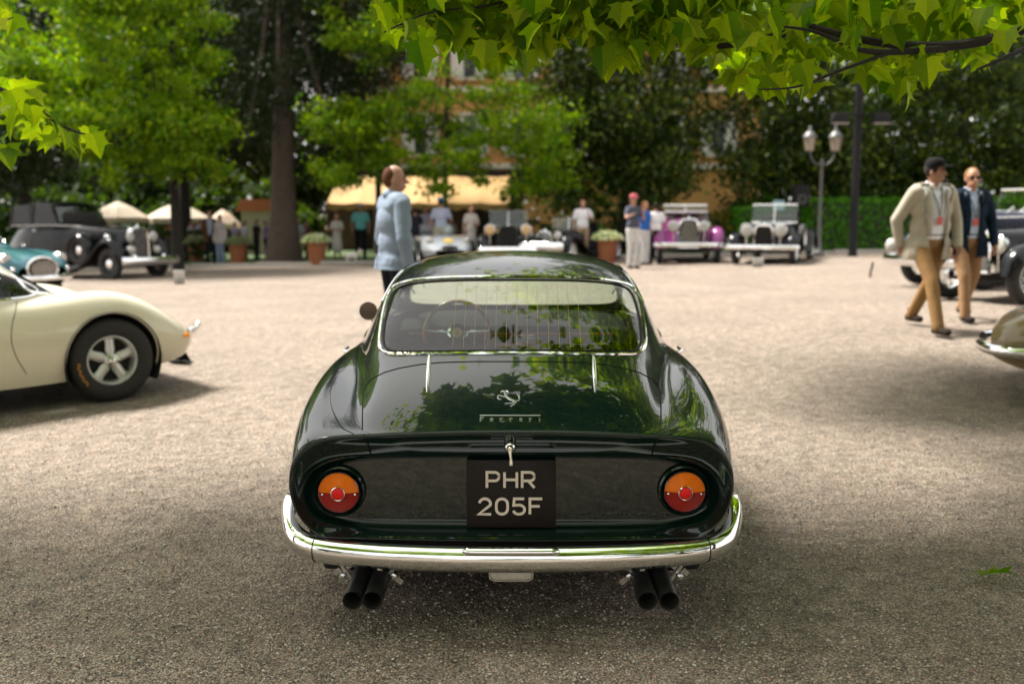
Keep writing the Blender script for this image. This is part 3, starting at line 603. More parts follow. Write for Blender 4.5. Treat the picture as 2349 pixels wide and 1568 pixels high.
# four exhaust pipes
for x in (-.565, -.494, .486, .563):
    ctr = (-.53 if x < 0 else .525); x2 = ctr*.95+(x-ctr)*.9
    e = bpy.data.objects.new('exhaust_pipe', None); COL.objects.link(e); e.parent = car; e.location = (x, -.095, .150)
    d = Vector((x2-x, .42, .085)); pts = [d*t for t in np.linspace(0, 1, 8)]; MB().tube(pts, .0355, 24, cap=False).build('pipe_wall', PIPE, e)
    MB().tube(pts[:5], .0325, 24, cap=False).build('pipe_bore', MATTE, e)
    MB().tube([Vector((.034*math.cos(t), 0, .034*math.sin(t))) for t in np.linspace(0, 2*PI, 28, endpoint=False)], .0022, 6, closed=True).build('rolled_edge', PIPE, e)
for sg in (-1, 1):
    m = MB(); c_ = .53*sg
    for q in (-1, 1):
        m.box((c_+q*.088, .06, .205), (.012, .004, .09), Matrix.Rotation(R(35*q), 3, 'Y')); m.box((c_+q*.068, .055, .225), (.03, .004, .016), Matrix.Rotation(R(35*q), 3, 'Y'))
        m.box((c_+q*.115, .06, .165 if q*sg < 0 else .20), (.028, .005, .02), Matrix.Rotation(R(40*q), 3, 'Y'))
        m.lathe([(.013, 0), (.013, .01), (.006, .012)], c=(c_+q*.095, .05, .185), ax=(0, -1, 0), n=10)
        m.build('exhaust_hanger', DCHROME, car, smooth=False); m = MB()
    MB().box((c_, .1, .2), (.15, .02, .012)).build('hanger_bar', MATTE, car)
# interior
def seat(x):
    e = bpy.data.objects.new('seat', None); COL.objects.link(e); e.parent = car; e.location = (x, 1.75, .25)
    MB().box((0, .18, .12), (.46, .5, .16)).build('cushion', LEATHER, e, bevel=.05)
    MB().box((0, -.12, .37), (.44, .12, .5), Matrix.Rotation(R(14), 3, 'X'), taper=.85).build('backrest', LEATHER, e, bevel=.045)
seat(-.34); seat(.34)
MB().box((0, 1.2, .62), (1.2, .5, .04)).build('parcel_shelf', LEATHER, car, bevel=.015)
m = MB(); m.grid([[(x, y, z-.03*(x/.7)**4) for x in np.linspace(-.68, .68, 24)] for y, z in ((2.45, .66), (2.42, .78), (2.46, .855), (2.6, .90), (3.0, .905))]); m.build('dashboard', LEATHER, car)
MB().tube([(-.1, 2.4, .80), (.14, 2.4, .80), (.17, 2.4, .775), (.14, 2.4, .75), (-.1, 2.4, .75), (-.13, 2.4, .775)], .006, 6, closed=True).build('dash_bezel', WOOD, car)
MB().tube([(-.62, 2.405, .815), (.62, 2.405, .815)], .006, 6).build('dash_trim', WOOD, car)
for x in (-.43, -.33, -.24, 0.05, .11): MB().lathe([(.04, 0), (.04, .012), (.034, .014)], c=(x, 2.43, .80 if x < 0 else .775), ax=(0, -1, 0), n=20).build('gauge', DCHROME, car)
MB().box((0, 2.0, .42), (.2, 1.0, .28)).build('transmission_tunnel', LEATHER, car, bevel=.05)
MB().tube([(0, 2.05, .55), (.0, 2.03, .68)], .006, 6).build('gear_lever', CHROME, car); MB().ball((0, 2.03, .69), .022).build('gear_knob', BLACKP, car)
sw = bpy.data.objects.new('steering_wheel', None); COL.objects.link(sw); sw.parent = car; sw.location = (-.330, 2.35, .822); sw.rotation_euler = (R(-18), 0, 0)
MB().tube([(.195*math.cos(t), 0, .195*math.sin(t)) for t in np.linspace(0, 2*PI, 48, endpoint=False)], .0125, 10, closed=True).build('wheel_rim', WOOD, sw)
for a in (5, 175, 270):
    MB().tube([(.04*math.cos(R(a)), .0, .04*math.sin(R(a))), (.19*math.cos(R(a)), 0, .19*math.sin(R(a)))], [.022, .013], 8, flat=.3).build('spoke', ALLOY, sw)
MB().lathe([(.062, 0), (.06, .01), (.048, .018)], ax=(0, -1, 0), n=28).build('hub_ring', CHROME, sw)
MB().lathe([(.044, .016), (.042, .023)], ax=(0, -1, 0), n=24).build('hub_button', BLACKP, sw); MB().lathe([(.03, .02), (.028, .026)], ax=(0, -1, 0), n=24).build('hub_badge', mat('yellow_enamel', (.8, .55, .02), .3), sw)
m = MB(); m.ribbon([(-.006, -.014), (0, 0), (.006, .004), (-.002, .014)], .006, (0, -.0262, 0), (1, 0, 0), (0, 0, 1), (0, -.001, 0)); m.build('badge_mark', BLACKP, sw, smooth=False)
MB().tube([(0, .02, 0), (0, .25, -.08)], .025, 8).build('steering_column', BLACKP, sw)
# mirror, door knobs, drip rails
e = bpy.data.objects.new('door_mirror', None); COL.objects.link(e); e.parent = car; e.location = at(840, 713, 6.15)-Vector((CX, CY, 0))
MB().lathe([(.056, -.004), (.056, .004), (.05, .022), (.03, .04), (.01, .046)], ax=(0, 1, 0), n=28).build('mirror_bowl', GREEN, e); MB().lathe([(.052, .003), (.051, .006)], ax=(0, -1, 0), n=28).build('mirror_glass', mat('mirror_silver', (.2, .17, .15), .03, 1.), e)
MB().tube([(.0, .02, -.04), (.03, .02, -.075), (.06, .02, -.09)], .007, 8).build('mirror_stalk', CHROME, e)
for sg in (-1, 1):
    MB().tube([(sg*.868, 1.70, .80), (sg*.893, 1.72, .805), (sg*.893, 1.85, .805)], .008, 8).build('door_handle', CHROME, car)
    h = []
    for t in np.linspace(0, 1, 30):
        y = 1.45+1.35*t; z = 1.00+.235*math.sin(PI*min(1, t*.8+.12))-(.03 if t > .9 else 0)
        q_ = sh.bvh.ray_cast(Vector((2*sg, y, z)), Vector((-sg, 0, 0)))
        if q_[0] is not None: h.append(q_[0]+Vector((sg*.003, 0, 0)))
    MB().tube(h, .006, 6).build('drip_rail', CHROME, car)
    h = [sh.bvh.ray_cast(Vector((2*sg, y, .905)), Vector((-sg, 0, 0)))[0] for y in np.linspace(1.5, 3.0, 16)]
    MB().tube([p for p in h if p is not None], .006, 6).build('belt_trim', CHROME, car)
# ================================================================== vegetation
LEAF_NEAR = leafmat('plane_leaf', (.06, .145, .004), (.34, .43, .010), .62, .6, 1.2)
LEAF_MAPLE = leafmat('maple_leaf', (.06, .16, .003), (.28, .37, .006), .45)
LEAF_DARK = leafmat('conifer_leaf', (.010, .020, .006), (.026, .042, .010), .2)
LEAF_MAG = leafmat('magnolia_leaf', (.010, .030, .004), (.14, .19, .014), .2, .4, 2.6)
LEAF_HEDGE = leafmat('hedge_leaf', (.07, .24, .015), (.13, .34, .02), .35)
LEAF_YEL = leafmat('golden_leaf', (.12, .12, .01), (.22, .19, .012), .35)
LEAF_WOOD = leafmat('wood_leaf', (.02, .045, .008), (.05, .085, .012), .3)
BARK = mat('bark', (.075, .055, .042), rough=.9, var=.45, scale=5, bump=.9, bscale=18)
BARKD = mat('dark_bark', (.02, .016, .013), rough=.9, var=.3, scale=5, bump=.6)
def leaf_cards(C, size, droop=.3, aspect=.55, rg=rng):
    """diamond leaves (two triangles folded on the midrib) at centres C"""
    n = len(C); d = rg.normal(size=(n, 3)); d[:, 2] -= droop*2; d /= np.linalg.norm(d, axis=1)[:, None]
    s = np.cross(d, rg.normal(size=(n, 3))); s /= np.maximum(np.linalg.norm(s, axis=1)[:, None], 1e-6); nn = np.cross(d, s)
    L_ = (size*rg.uniform(.6, 1.3, n))[:, None]; W = L_*aspect
    V = np.stack([C-d*L_*.5, C+s*W*.5+nn*L_*.08, C+d*L_*.5, C-s*W*.5+nn*L_*.08], 1).reshape(-1, 3)
    return V, np.arange(4*n).reshape(n, 4)
def crown_points(blobs, n, clump=.45, shell=.55, rg=rng, nc=None):
    """leaf centres: clumps on and in a set of ellipsoids (cx,cy,cz,rx,ry,rz)"""
    B = np.array(blobs, float); vol = np.cbrt(B[:, 3]*B[:, 4]*B[:, 5])**2; nc = nc or max(30, n//110)
    k = rg.choice(len(B), nc, p=vol/vol.sum()); u = rg.normal(size=(nc, 3)); u /= np.linalg.norm(u, axis=1)[:, None]
    r = (shell+(1-shell)*rg.random(nc))[:, None]; cc = B[k, :3]+u*r*B[k, 3:6]
    j = rg.integers(0, nc, n); off = rg.normal(size=(n, 3))*clump*rg.uniform(.5, 1.2, (nc, 1))[j]; off[:, 2] *= .55
    return cc[j]+off
def trunk_mesh(base, top, r0, r1, flare=1.5, n=14, wob=.12, limbs=(), rg=rng):
    m = MB(); base = Vector(base); top = Vector(top); pts = []; rs = []
    for i in range(n):
        t = i/(n-1); p = base.lerp(top, t)+Vector((math.sin(t*5+base.x)*wob*t, math.cos(t*4+base.x)*wob*t, 0)); pts.append(p); rs.append(r0+(r1-r0)*t+r0*(flare-1)*math.exp(-t*14))
    m.tube(pts, rs, 12)
    for tgt, t0, rr in limbs:
        a = base.lerp(top, t0); b = Vector(tgt); q = [a.lerp(b, s)+Vector((0, 0, -.25*math.sin(PI*s)*(b-a).length*.3)) for s in np.linspace(0, 1, 8)]
        m.tube(q, list(np.linspace(rr, rr*.25, 8)), 7)
    return m
def tree(name, label, base, top, r0, blobs, nleaf, size, lm, clump=.5, shell=.5, bark=None, limbs=None, group='trees round the court', aspect=.55, droop=.3, seed=1, cat='tree', flare=1.5, r1=None):
    rg = np.random.default_rng(seed); t = thing(name, label, cat, (base[0], base[1], base[2]), 0, group); off = -Vector(base)
    if limbs is None: limbs = [((b[0], b[1], b[2]), .35+.5*rg.random(), r0*.35) for b in blobs]
    trunk_mesh(base, top, r0, r1 or r0*.3, flare, limbs=limbs).build('trunk', bark or BARK, t, loc=off)
    C = crown_points(blobs, nleaf, clump, shell, rg); V, F = leaf_cards(C, size, droop, aspect, rg)
    link('crown', raw_mesh('crown', V, F, [lm]), t, off); return t
# --- young maples in front of the dark trees
tree('maple_tree', 'bright green young tree behind the black saloon, thin dark trunk', gp(-9.9, 29.6), (-9.9, 29.6, 8), .17,
     [(-12.2, 29, 7.4, 2.8, 3, 2.8), (-10.2, 28.5, 6.2, 2.0, 2.4, 2.2), (-13.6, 28.6, 5.0, 1.5, 1.5, .9), (-11.2, 28.2, 4.0, 2.0, 2.0, 1.1), (-9.3, 28.5, 4.1, 1.4, 1.8, .8), (-10.2, 29, 8.6, 1.9, 2.4, 1.8), (-8.9, 28.6, 3.1, .8, 1.2, .6), (-10.8, 28.4, 2.9, 1.6, 1.5, .5)], 40000, .17, LEAF_MAPLE, .30, .7, BARKD, seed=3, flare=1.1)
tree('maple_tree', 'pale green airy young tree in front of the orange building', gp(-2.05, 31.0), (-2.0, 31, 8.5), .10,
     [(-2.0, 31, 4.9, 2.9, 2.4, 1.2), (-2.6, 30.6, 3.5, 2.7, 2.2, .75), (.2, 30.6, 4.3, 1.9, 2, 1.1), (-4.9, 30.6, 4.3, 1.2, 1.6, .8), (-4.6, 30.8, 7.4, 1.4, 2, 1.6), (-.8, 31, 7.0, 2.3, 2, 1.3), (1.0, 30.8, 3.0, 1.1, 1.6, .7), (-5.3, 30.5, 2.9, .9, 1.3, .5), (-4.2, 30.2, 2.7, 1.2, .8, .45), (-2.9, 30.1, 2.8, .9, .7, .35), (.9, 30.2, 3.6, 1.2, .9, .7), (-.2, 30.2, 2.75, 1.0, .8, .45), (-2.4, 30.1, 2.3, .5, .5, .3), (-3.9, 31, 9.6, 2.8, 2, 1.6)], 26000, .16, LEAF_MAPLE, .27, .5, BARKD, seed=5, flare=1.1)
# --- dark trees
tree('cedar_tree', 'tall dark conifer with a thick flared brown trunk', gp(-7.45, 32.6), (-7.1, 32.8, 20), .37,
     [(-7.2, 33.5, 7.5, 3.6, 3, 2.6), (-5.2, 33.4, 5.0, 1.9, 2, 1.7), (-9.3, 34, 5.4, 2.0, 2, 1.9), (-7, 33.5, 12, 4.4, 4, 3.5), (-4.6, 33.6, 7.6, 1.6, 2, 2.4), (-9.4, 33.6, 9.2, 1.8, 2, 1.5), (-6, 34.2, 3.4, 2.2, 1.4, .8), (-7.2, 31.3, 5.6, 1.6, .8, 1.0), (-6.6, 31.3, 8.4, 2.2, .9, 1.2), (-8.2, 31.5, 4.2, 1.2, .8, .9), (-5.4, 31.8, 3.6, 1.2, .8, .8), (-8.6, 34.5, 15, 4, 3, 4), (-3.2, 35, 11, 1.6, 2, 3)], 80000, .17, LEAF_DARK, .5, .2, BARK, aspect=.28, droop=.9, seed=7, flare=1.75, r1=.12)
for i, (nm, lab, x, y, bl, n, lm, sd_) in enumerate([
    ('magnolia_tree', 'dark glossy broadleaf tree right behind the pink shirted visitors', 3.9, 34, [(3.9, 34, 4.6, 3.4, 2.6, 2.6), (2.0, 33.6, 2.9, 1.6, 1.8, 1.3), (5.15, 33.6, 3.3, 1.15, 1.6, 1.6), (2.2, 35, 6.8, 1.7, 1.4, 2.2), (2.1, 34, 4.8, 1.4, 1.2, 1.5), (3.5, 34, 8.5, 3.6, 3, 2.6), (4.5, 33, 2.3, 1.8, 1.4, .9), (5.5, 37, 16, 4, 3, 4.5)], 42000, LEAF_MAG, 11),  # last, topmost blob is out of view, added to darken the coupe's reflections
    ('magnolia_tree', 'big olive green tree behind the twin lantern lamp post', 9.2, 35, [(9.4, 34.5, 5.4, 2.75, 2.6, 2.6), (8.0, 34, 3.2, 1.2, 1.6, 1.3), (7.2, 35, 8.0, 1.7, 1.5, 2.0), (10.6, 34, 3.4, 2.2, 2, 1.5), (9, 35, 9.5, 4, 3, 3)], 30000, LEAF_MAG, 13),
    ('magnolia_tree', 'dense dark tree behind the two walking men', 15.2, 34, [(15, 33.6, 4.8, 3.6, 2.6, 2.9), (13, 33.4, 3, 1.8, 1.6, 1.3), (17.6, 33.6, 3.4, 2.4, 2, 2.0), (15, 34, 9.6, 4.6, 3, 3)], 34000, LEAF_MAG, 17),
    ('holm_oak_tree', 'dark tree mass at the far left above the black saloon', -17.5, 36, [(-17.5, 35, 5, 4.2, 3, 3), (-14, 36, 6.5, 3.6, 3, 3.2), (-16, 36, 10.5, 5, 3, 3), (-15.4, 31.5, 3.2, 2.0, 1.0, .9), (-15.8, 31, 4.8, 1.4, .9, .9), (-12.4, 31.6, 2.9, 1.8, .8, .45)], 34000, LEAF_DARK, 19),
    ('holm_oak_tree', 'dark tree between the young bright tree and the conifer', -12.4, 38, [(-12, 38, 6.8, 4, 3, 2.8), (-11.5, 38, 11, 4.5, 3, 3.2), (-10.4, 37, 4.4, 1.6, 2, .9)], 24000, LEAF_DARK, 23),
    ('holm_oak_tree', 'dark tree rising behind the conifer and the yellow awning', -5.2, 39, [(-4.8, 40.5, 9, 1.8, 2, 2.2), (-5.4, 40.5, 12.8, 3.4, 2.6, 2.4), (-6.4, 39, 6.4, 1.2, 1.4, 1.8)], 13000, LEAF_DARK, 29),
    ('beech_tree', 'copper tinged tree rising over the orange building', 4.6, 40, [(3.6, 40, 11.2, 3.2, 2.6, 2.0), (7.4, 40.5, 11.4, 2.6, 2, 2.2)], 12000, LEAF_WOOD, 31),
    ('beech_tree', 'green tree behind the hedge at the right edge', 22, 38, [(21.5, 37, 5, 5, 3, 4), (20, 37, 10, 5, 3, 4)], 20000, LEAF_WOOD, 37),
    ]):
    tree(nm, lab, gp(x, y), (x, y, 10), .14 if 'awning' in lab else .24, bl, n, .2, lm, .5, .35, BARKD, seed=sd_, group='dark trees behind the court')
# distant wood that reads as one mass behind the left trees
C = np.concatenate([crown_points([(-26, 58, 8, 13, 4, 6), (-18, 56, 4, 6, 3, 3.4), (-11, 58, 3.6, 5, 3, 3.6), (-15, 60, 10, 7, 3, 8), (-6, 62, 16, 8, 3, 5), (-24, 58, 16, 10, 3, 6)], 60000, 1.0, .2), crown_points([(30, 60, 8, 18, 4, 8), (15, 52, 5, 6, 3, 5)], 26000, 1.0, .2), crown_points([(x, 46, 1.3, 2.6, .8, 1.4) for x in (-26, -22, -18, -14, -11.5, 12, 16, 20, 24, 28)], 30000, .5, .3), crown_points([(x, 48, 2.6, 3.2, .8, 2.2) for x in (-30, -25, -20, -15)], 26000, .5, .3)])
V, F = leaf_cards(C, .5, .3, .6); tag(link('far_wood', raw_mesh('far_wood', V, F, [LEAF_WOOD])), 'distant dark wood behind the court', 'wood', kind='stuff')
# hedge and shrubs
def bush(name, label, c, r, n, lm, size=.09, cat='bush', group='shrubs along the lawn', boxy=False, seed=1):
    rg = np.random.default_rng(seed); t = thing(name, label, cat, (c[0], c[1], G(c[0], c[1])), 0, group)
    if boxy:
        u = rg.uniform(-1, 1, (n, 3)); k = rg.integers(0, 3, n); f = rg.random(n) < .8
        for a in range(3): sel = f & (k == a); u[sel, a] = np.sign(u[sel, a])
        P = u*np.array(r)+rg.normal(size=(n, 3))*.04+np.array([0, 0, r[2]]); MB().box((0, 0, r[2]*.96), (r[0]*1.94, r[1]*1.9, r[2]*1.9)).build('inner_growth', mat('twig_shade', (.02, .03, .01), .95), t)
    else:
        P = crown_points([(0, 0, r[2]*.9)+tuple(r)], n, min(r)*.16, .7, rg); P[:, 2] = np.abs(P[:, 2]); MB().tube([(0, 0, 0), (0, 0, r[2]*.6)], [.06, .03], 6).build('stem', BARKD, t)
    V, F = leaf_cards(P, size, .1, .6, rg); link('foliage', raw_mesh('foliage', V, F, [lm]), t); return t
bush('hedge', 'clipped bright green hedge behind the black mast and the walking men', (13.6, 32.4), (4.2, .5, .78), 26000, LEAF_HEDGE, .13, 'hedge', None, True)
bush('hedge', 'low clipped green hedge end beside the lamp post', (8.3, 33.0), (.95, .5, .7), 7000, LEAF_HEDGE, .13, 'hedge', None, True, 4)
bush('bush', 'golden yellow shrub right of the pink car', (6.9, 33.2), (.75, .6, .75), 3200, LEAF_YEL, .09, seed=5)
bush('bush', 'bright lime shrub behind the white car windscreen', (8.3, 34), (.9, .7, 1.05), 3600, LEAF_HEDGE, .1, seed=6)
bush('bush', 'small round green shrub left of the pink hat visitor', (2.6, 33.0), (.5, .5, .7), 1800, LEAF_HEDGE, .09, seed=7)
bush('bush', 'dark laurel shrub screening the orange wall right of the awning', (1.6, 37), (2.0, .8, 1.9), 6000, LEAF_MAG, .13, seed=9)
bush('bush', 'dark laurel shrub behind the white shirted man', (4.9, 37.5), (1.8, .8, 1.7), 6000, LEAF_MAG, .13, seed=10)
bush('bush', 'tall dark laurel shrub behind the pink capped visitor', (3.3, 38.4), (1.5, .8, 2.3), 6000, LEAF_MAG, .13, seed=12)
bush('bush', 'dark laurel shrub behind the magenta car', (7.6, 38), (1.4, .8, .7), 3000, LEAF_MAG, .13, seed=11)
bush('bush', 'low dark shrub behind the planters left of the big trunk', (-11.5, 34.5), (2.6, .8, .6), 5000, LEAF_WOOD, .1, seed=8)

# ================================================================== plane tree whose branches hang over the court
hl = [(0, 0), (.20, -.07), (.40, .00), (.60, .02), (.50, .13), (.43, .25), (.50, .38), (.56, .52), (.74, .66), (.50, .62), (.42, .61), (.32, .60), (.25, .74), (.13, .90), (0, 1.08)]
def leaf_mesh(nm, curl, fold, sd_, full=True):
    r_ = random.Random(sd_); V = []; ribs = [(0, 0), (0, .3), (0, .62), (0, 1.08)]
    def z(x, y): return fold*abs(x)-curl*y*y+.03*math.sin(7*x+sd_)+.04*math.sin(5*y+sd_*2)
    pts = [(x*(1+r_.uniform(-.1, .1)), y*(1+r_.uniform(-.05, .05))) for x, y in hl]; pts[0] = (0, 0); pts[-1] = (0, 1.08)
    if not full: pts = [pts[i] for i in (0, 1, 3, 5, 8, 11, 14)]
    F = []; N = len(pts)
    for sg in (1, -1):
        b = len(V); V += [(sg*x, -y, z(x, y)) for x, y in pts]+[(0, -.62, z(0, .62)), (0, -.3, z(0, .3))]
        f = list(range(b, b+N+2)); F.append(tuple(f if sg > 0 else f[::-1]))
    return V, F
LV = []
for i in range(4):
    V, F = leaf_mesh('leaf', .10+.12*i, .10+.10*(i % 3), i+1); mb = MB().add(V, F); mb.tube([(0, 0, 0), (0, .2, .06), (0, .38, .02)], .012, 4)
    me = bpy.data.meshes.new('leaf'); me.from_pydata(mb.v, [], mb.f); me.materials.append(LEAF_NEAR); me.polygons.foreach_set('use_smooth', [True]*len(me.polygons)); me.update(); LV.append(me)
def leaf_matrix(p, s, r_):
    # leaves hang from the twig with the tip down and turn about the vertical
    return Matrix.Translation(p) @ Matrix.Rotation(r_.uniform(0, 2*PI), 4, 'Z') @ Matrix.Rotation(r_.gauss(R(52), R(24)), 4, 'X') @ Matrix.Rotation(r_.gauss(0, R(22)), 4, 'Y') @ Matrix.Scale(s, 4)
plane = thing('plane_tree', 'plane tree whose leafy bough hangs in from the top right, trunk outside the frame', 'tree', (5.2, -.9, 0)); off = -Vector(plane.location)
m = trunk_mesh((5.2, -.9, 0), (5.0, -.6, 4.6), .34, .2, limbs=[((1, 3.5, 4.8), .8, .12), ((5.5, 6, 5), .85, .12), ((2, -4, 4.6), .7, .12), ((8, 0, 5), .8, .12)]); m.build('trunk', BARK, plane, loc=off)
BR = BARKD
A = [Vector((5.05, -.7, 2.5)), Vector((4.2, 2.2, 3.05)), at(2480, 10, 5.0), at(2300, 88, 4.9), at(2170, 112, 4.8), at(1990, 100, 4.7), at(1860, 60, 4.7)]
A2 = [at(2170, 112, 4.8), at(2040, 122, 4.6), at(1960, 118, 4.5), at(1880, 70, 4.4), at(1800, 62, 4.3)]
A3 = [at(1860, 60, 4.7), at(1700, 105, 4.8), at(1600, 110, 4.9), at(1480, 60, 4.9), at(1360, 20, 4.9), at(1200, -10, 4.8)]
A4 = [at(1200, -10, 4.8), at(1100, 22, 4.7), at(1000, 20, 4.6), at(930, 50, 4.5), at(880, 75, 4.5)]
A5 = [at(2040, 122, 4.6), at(1900, 170, 4.4), at(1830, 205, 4.3), at(1740, 205, 4.3)]
A6 = [at(2480, 10, 5.0), at(2380, 100, 4.6), at(2290, 140, 4.4), at(2240, 160, 4.4)]
def wid(P, r0, r1): q = [Vector(v) for v in bspl(P, len(P)*5)]; return q, list(np.linspace(r0, r1, len(q)))
for P, a, b in ((A, .042, .014), (A2, .018, .005), (A3, .018, .006), (A4, .007, .003), (A5, .009, .003), (A6, .02, .004)):
    q, rs = wid(P, a, b); MB().tube(q, rs, 8).build('branch', BR, plane, loc=off)
bot = [(850, 60), (868, 105), (905, 120), (985, 135), (1010, 150), (1090, 150), (1150, 165), (1260, 150), (1330, 110), (1345, 160), (1420, 165), (1460, 175), (1520, 150), (1590, 150), (1640, 190), (1700, 240), (1740, 250), (1790, 240), (1860, 235), (1890, 180), (1960, 185), (2040, 215), (2100, 225), (2140, 190), (2200, 175), (2250, 200), (2300, 110), (2420, 90)]
top_n = 292; k = 0
rl = random.Random(21)
def place_leaf(parent, off, p, s, rr):
    global k
    o = bpy.data.objects.new('leaf', LV[rr.randrange(4)]); COL.objects.link(o); o.parent = parent
    o.matrix_local = Matrix.Translation(off) @ leaf_matrix(p, s, rr); return o
while k < top_n:
    sx = rl.uniform(850, 2400); sb = float(np.interp(sx, [b[0] for b in bot], [b[1] for b in bot])); u = rl.random(); sy = sb-34-(sb+80)*u**1.25
    if 950 < sx < 1700 and sy > 90 and rl.random() < .35: continue
    Y = rl.uniform(4.2, 5.3); place_leaf(plane, off, at(sx, sy, Y), rl.choice([rl.uniform(.07, .11), rl.uniform(.10, .145)]), rl); k += 1
# the rest of the crown as one leaf mass, unseen overhead spread shaped for shade
def leaf_mass(C, s0, s1, rg, full=False):
    VV = []; FF = []; T_ = [leaf_mesh('x', .18, .18, j+1, full) for j in range(3)]; n = len(C); n0 = len(T_[0][0])
    out_v = np.zeros((n, n0, 3)); a = rg.random(n)*6.283; b = np.clip(rg.normal(R(48), R(22), n), -1, 2); c = rg.normal(0, .4, n); s = rg.uniform(s0, s1, n)
    for j in range(3):
        sel = np.where(np.arange(n) % 3 == j)[0]; P = np.array(T_[j][0])[None]*s[sel][:, None, None]
        ca, sa = np.cos(c[sel])[:, None], np.sin(c[sel])[:, None]; P = np.stack([P[..., 0]*ca+P[..., 2]*sa, P[..., 1], -P[..., 0]*sa+P[..., 2]*ca], -1)
        cb, sb = np.cos(b[sel])[:, None], np.sin(b[sel])[:, None]; P = np.stack([P[..., 0], P[..., 1]*cb-P[..., 2]*sb, P[..., 1]*sb+P[..., 2]*cb], -1)
        cc, ss = np.cos(a[sel])[:, None], np.sin(a[sel])[:, None]; P = np.stack([P[..., 0]*cc-P[..., 1]*ss, P[..., 0]*ss+P[..., 1]*cc, P[..., 2]], -1)
        out_v[sel] = P+C[sel][:, None]
    F = np.array([T_[0][1][0], T_[0][1][1]]); F = (F[None]+(np.arange(n)*n0)[:, None, None]).reshape(-1, F.shape[1]); return out_v.reshape(-1, 3), F
rgp = np.random.default_rng(77)
# behind the visible leaves, still in the picture
Cs = []
while len(Cs) < 2300:
    sx = rgp.uniform(880, 2450); sb = float(np.interp(sx, [b[0] for b in bot], [b[1] for b in bot])); sy = sb-62-(sb+200)*rgp.random()
    if sx < 1700 and rgp.random() < .35: continue
    Cs.append(at(sx, sy, rgp.uniform(5.0, 7.2) if sx > 1650 else rgp.uniform(4.6, 5.5)))
Cv = crown_points([(1.9, 3.9, 5.2, 1.7, 2.3, 1.1), (4.4, 4.6, 5.4, 2.6, 3.6, 1.6), (4.4, -1.5, 5.6, 4.4, 4.2, 1.8), (0.5, -2.0, 5.2, 2.6, 2.6, 1.0), (4.4, 8.0, 5.4, 2.0, 2.0, 1.2), (.2, -5, 5.2, 2.6, 2.0, 1.1), (1.9, .6, 4.5, 1.6, 1.4, .7), (-3.4, 5.1, 5.3, 2.6, 1.1, .5), (-3.6, -1.5, 5.2, 2.8, 2.2, .8), (-1.0, 4.7, 5.4, 2.2, 1.2, .5), (-5.8, 5.5, 5.4, 1.8, 1.3, .5), (-3.6, 6.9, 6.0, 2.8, 1.2, .4), (-.8, 6.2, 6.0, 1.6, 1.0, .4), (-3, -5, 5.6, 4, 2.6, .8), (2.5, -6.5, 5.6, 5, 3, .8), (-7, -2, 5.6, 2.4, 4, .8), (3.6, 3.8, 5.6, 2.8, 1.8, .8), (1.7, 9.6, 4.9, 1.9, 1.5, .8), (.9, 8.9, 4.7, 1.5, 1.3, .6), (2.6, 8.4, 4.6, 1.5, 1.3, .6), (4.6, 9.4, 5.2, 2, 1.6, 1.0)], 74000, .42, .12, rgp, nc=1650)  # unseen overhead boughs, extended to shade the foreground and darken reflections
keep = []
for p in Cv:
    a_, b_ = pj(p) if p[1] > .6 else (0, -999); keep.append(not (p[1] > .6 and b_ > -40))
Cv = Cv[np.array(keep)]
V, F = leaf_mass(np.concatenate([np.array([tuple(c) for c in Cs]), Cv]), .09, .15, rgp)
o = link('leaf_mass', raw_mesh('leaf_mass', V, F, [LEAF_NEAR], True), plane, off); o['kind'] = 'stuff'
# left bough of a second plane tree
pl2 = thing('plane_tree', 'plane tree with a small leafy twig reaching in from the left edge', 'tree', (-6.4, 2.2, 0)); off2 = -Vector(pl2.location)
trunk_mesh((-6.4, 2.2, 0), (-6.2, 2.4, 5), .26, .14, limbs=[((-5, 4, 4.6), .8, .08)]).build('trunk', BARK, pl2, loc=off2)
for P, a, b in (([Vector((-6.2, 2.3, 3.0)), Vector((-4.6, 4.4, 2.7)), at(-120, 150, 5.6), at(60, 230, 5.5), at(150, 300, 5.4), at(215, 312, 5.4)], .035, .003), ([at(-120, 150, 5.6), at(-20, 60, 5.4), at(30, 40, 5.4)], .01, .003), ([at(-120, 150, 5.6), at(-30, 270, 5.5), at(10, 340, 5.5)], .01, .003)):
    q, rs = wid(P, a, b); MB().tube(q, rs, 6).build('branch', BR, pl2, loc=off2)
r2 = random.Random(5)
for sx, sy in [(8, 205), (30, 215), (20, 240), (55, 235), (42, 262), (75, 250), (88, 268), (60, 285), (105, 285), (125, 300), (118, 268), (150, 305), (172, 312), (205, 300), (185, 325), (140, 322), (5, 262), (12, 290), (0, 180), (26, 190), (48, 210), (8, 325), (20, 340), (-6, 350), (14, 30), (32, 36), (5, 50), (-5, 20), (70, 222), (95, 300), (-10, 120), (218, 315)]:
    place_leaf(pl2, off2, at(sx-6, sy-8, r2.uniform(5.2, 5.8)), r2.uniform(.11, .15), r2)
Cl = crown_points([(-6.6, 1.5, 5.4, 2.2, 2.6, 1.3)], 2500, .4, .2, rgp); V, F = leaf_mass(Cl, .1, .16, rgp); o = link('leaf_mass', raw_mesh('leaf_mass', V, F, [LEAF_NEAR], True), pl2, off2); o['kind'] = 'stuff'
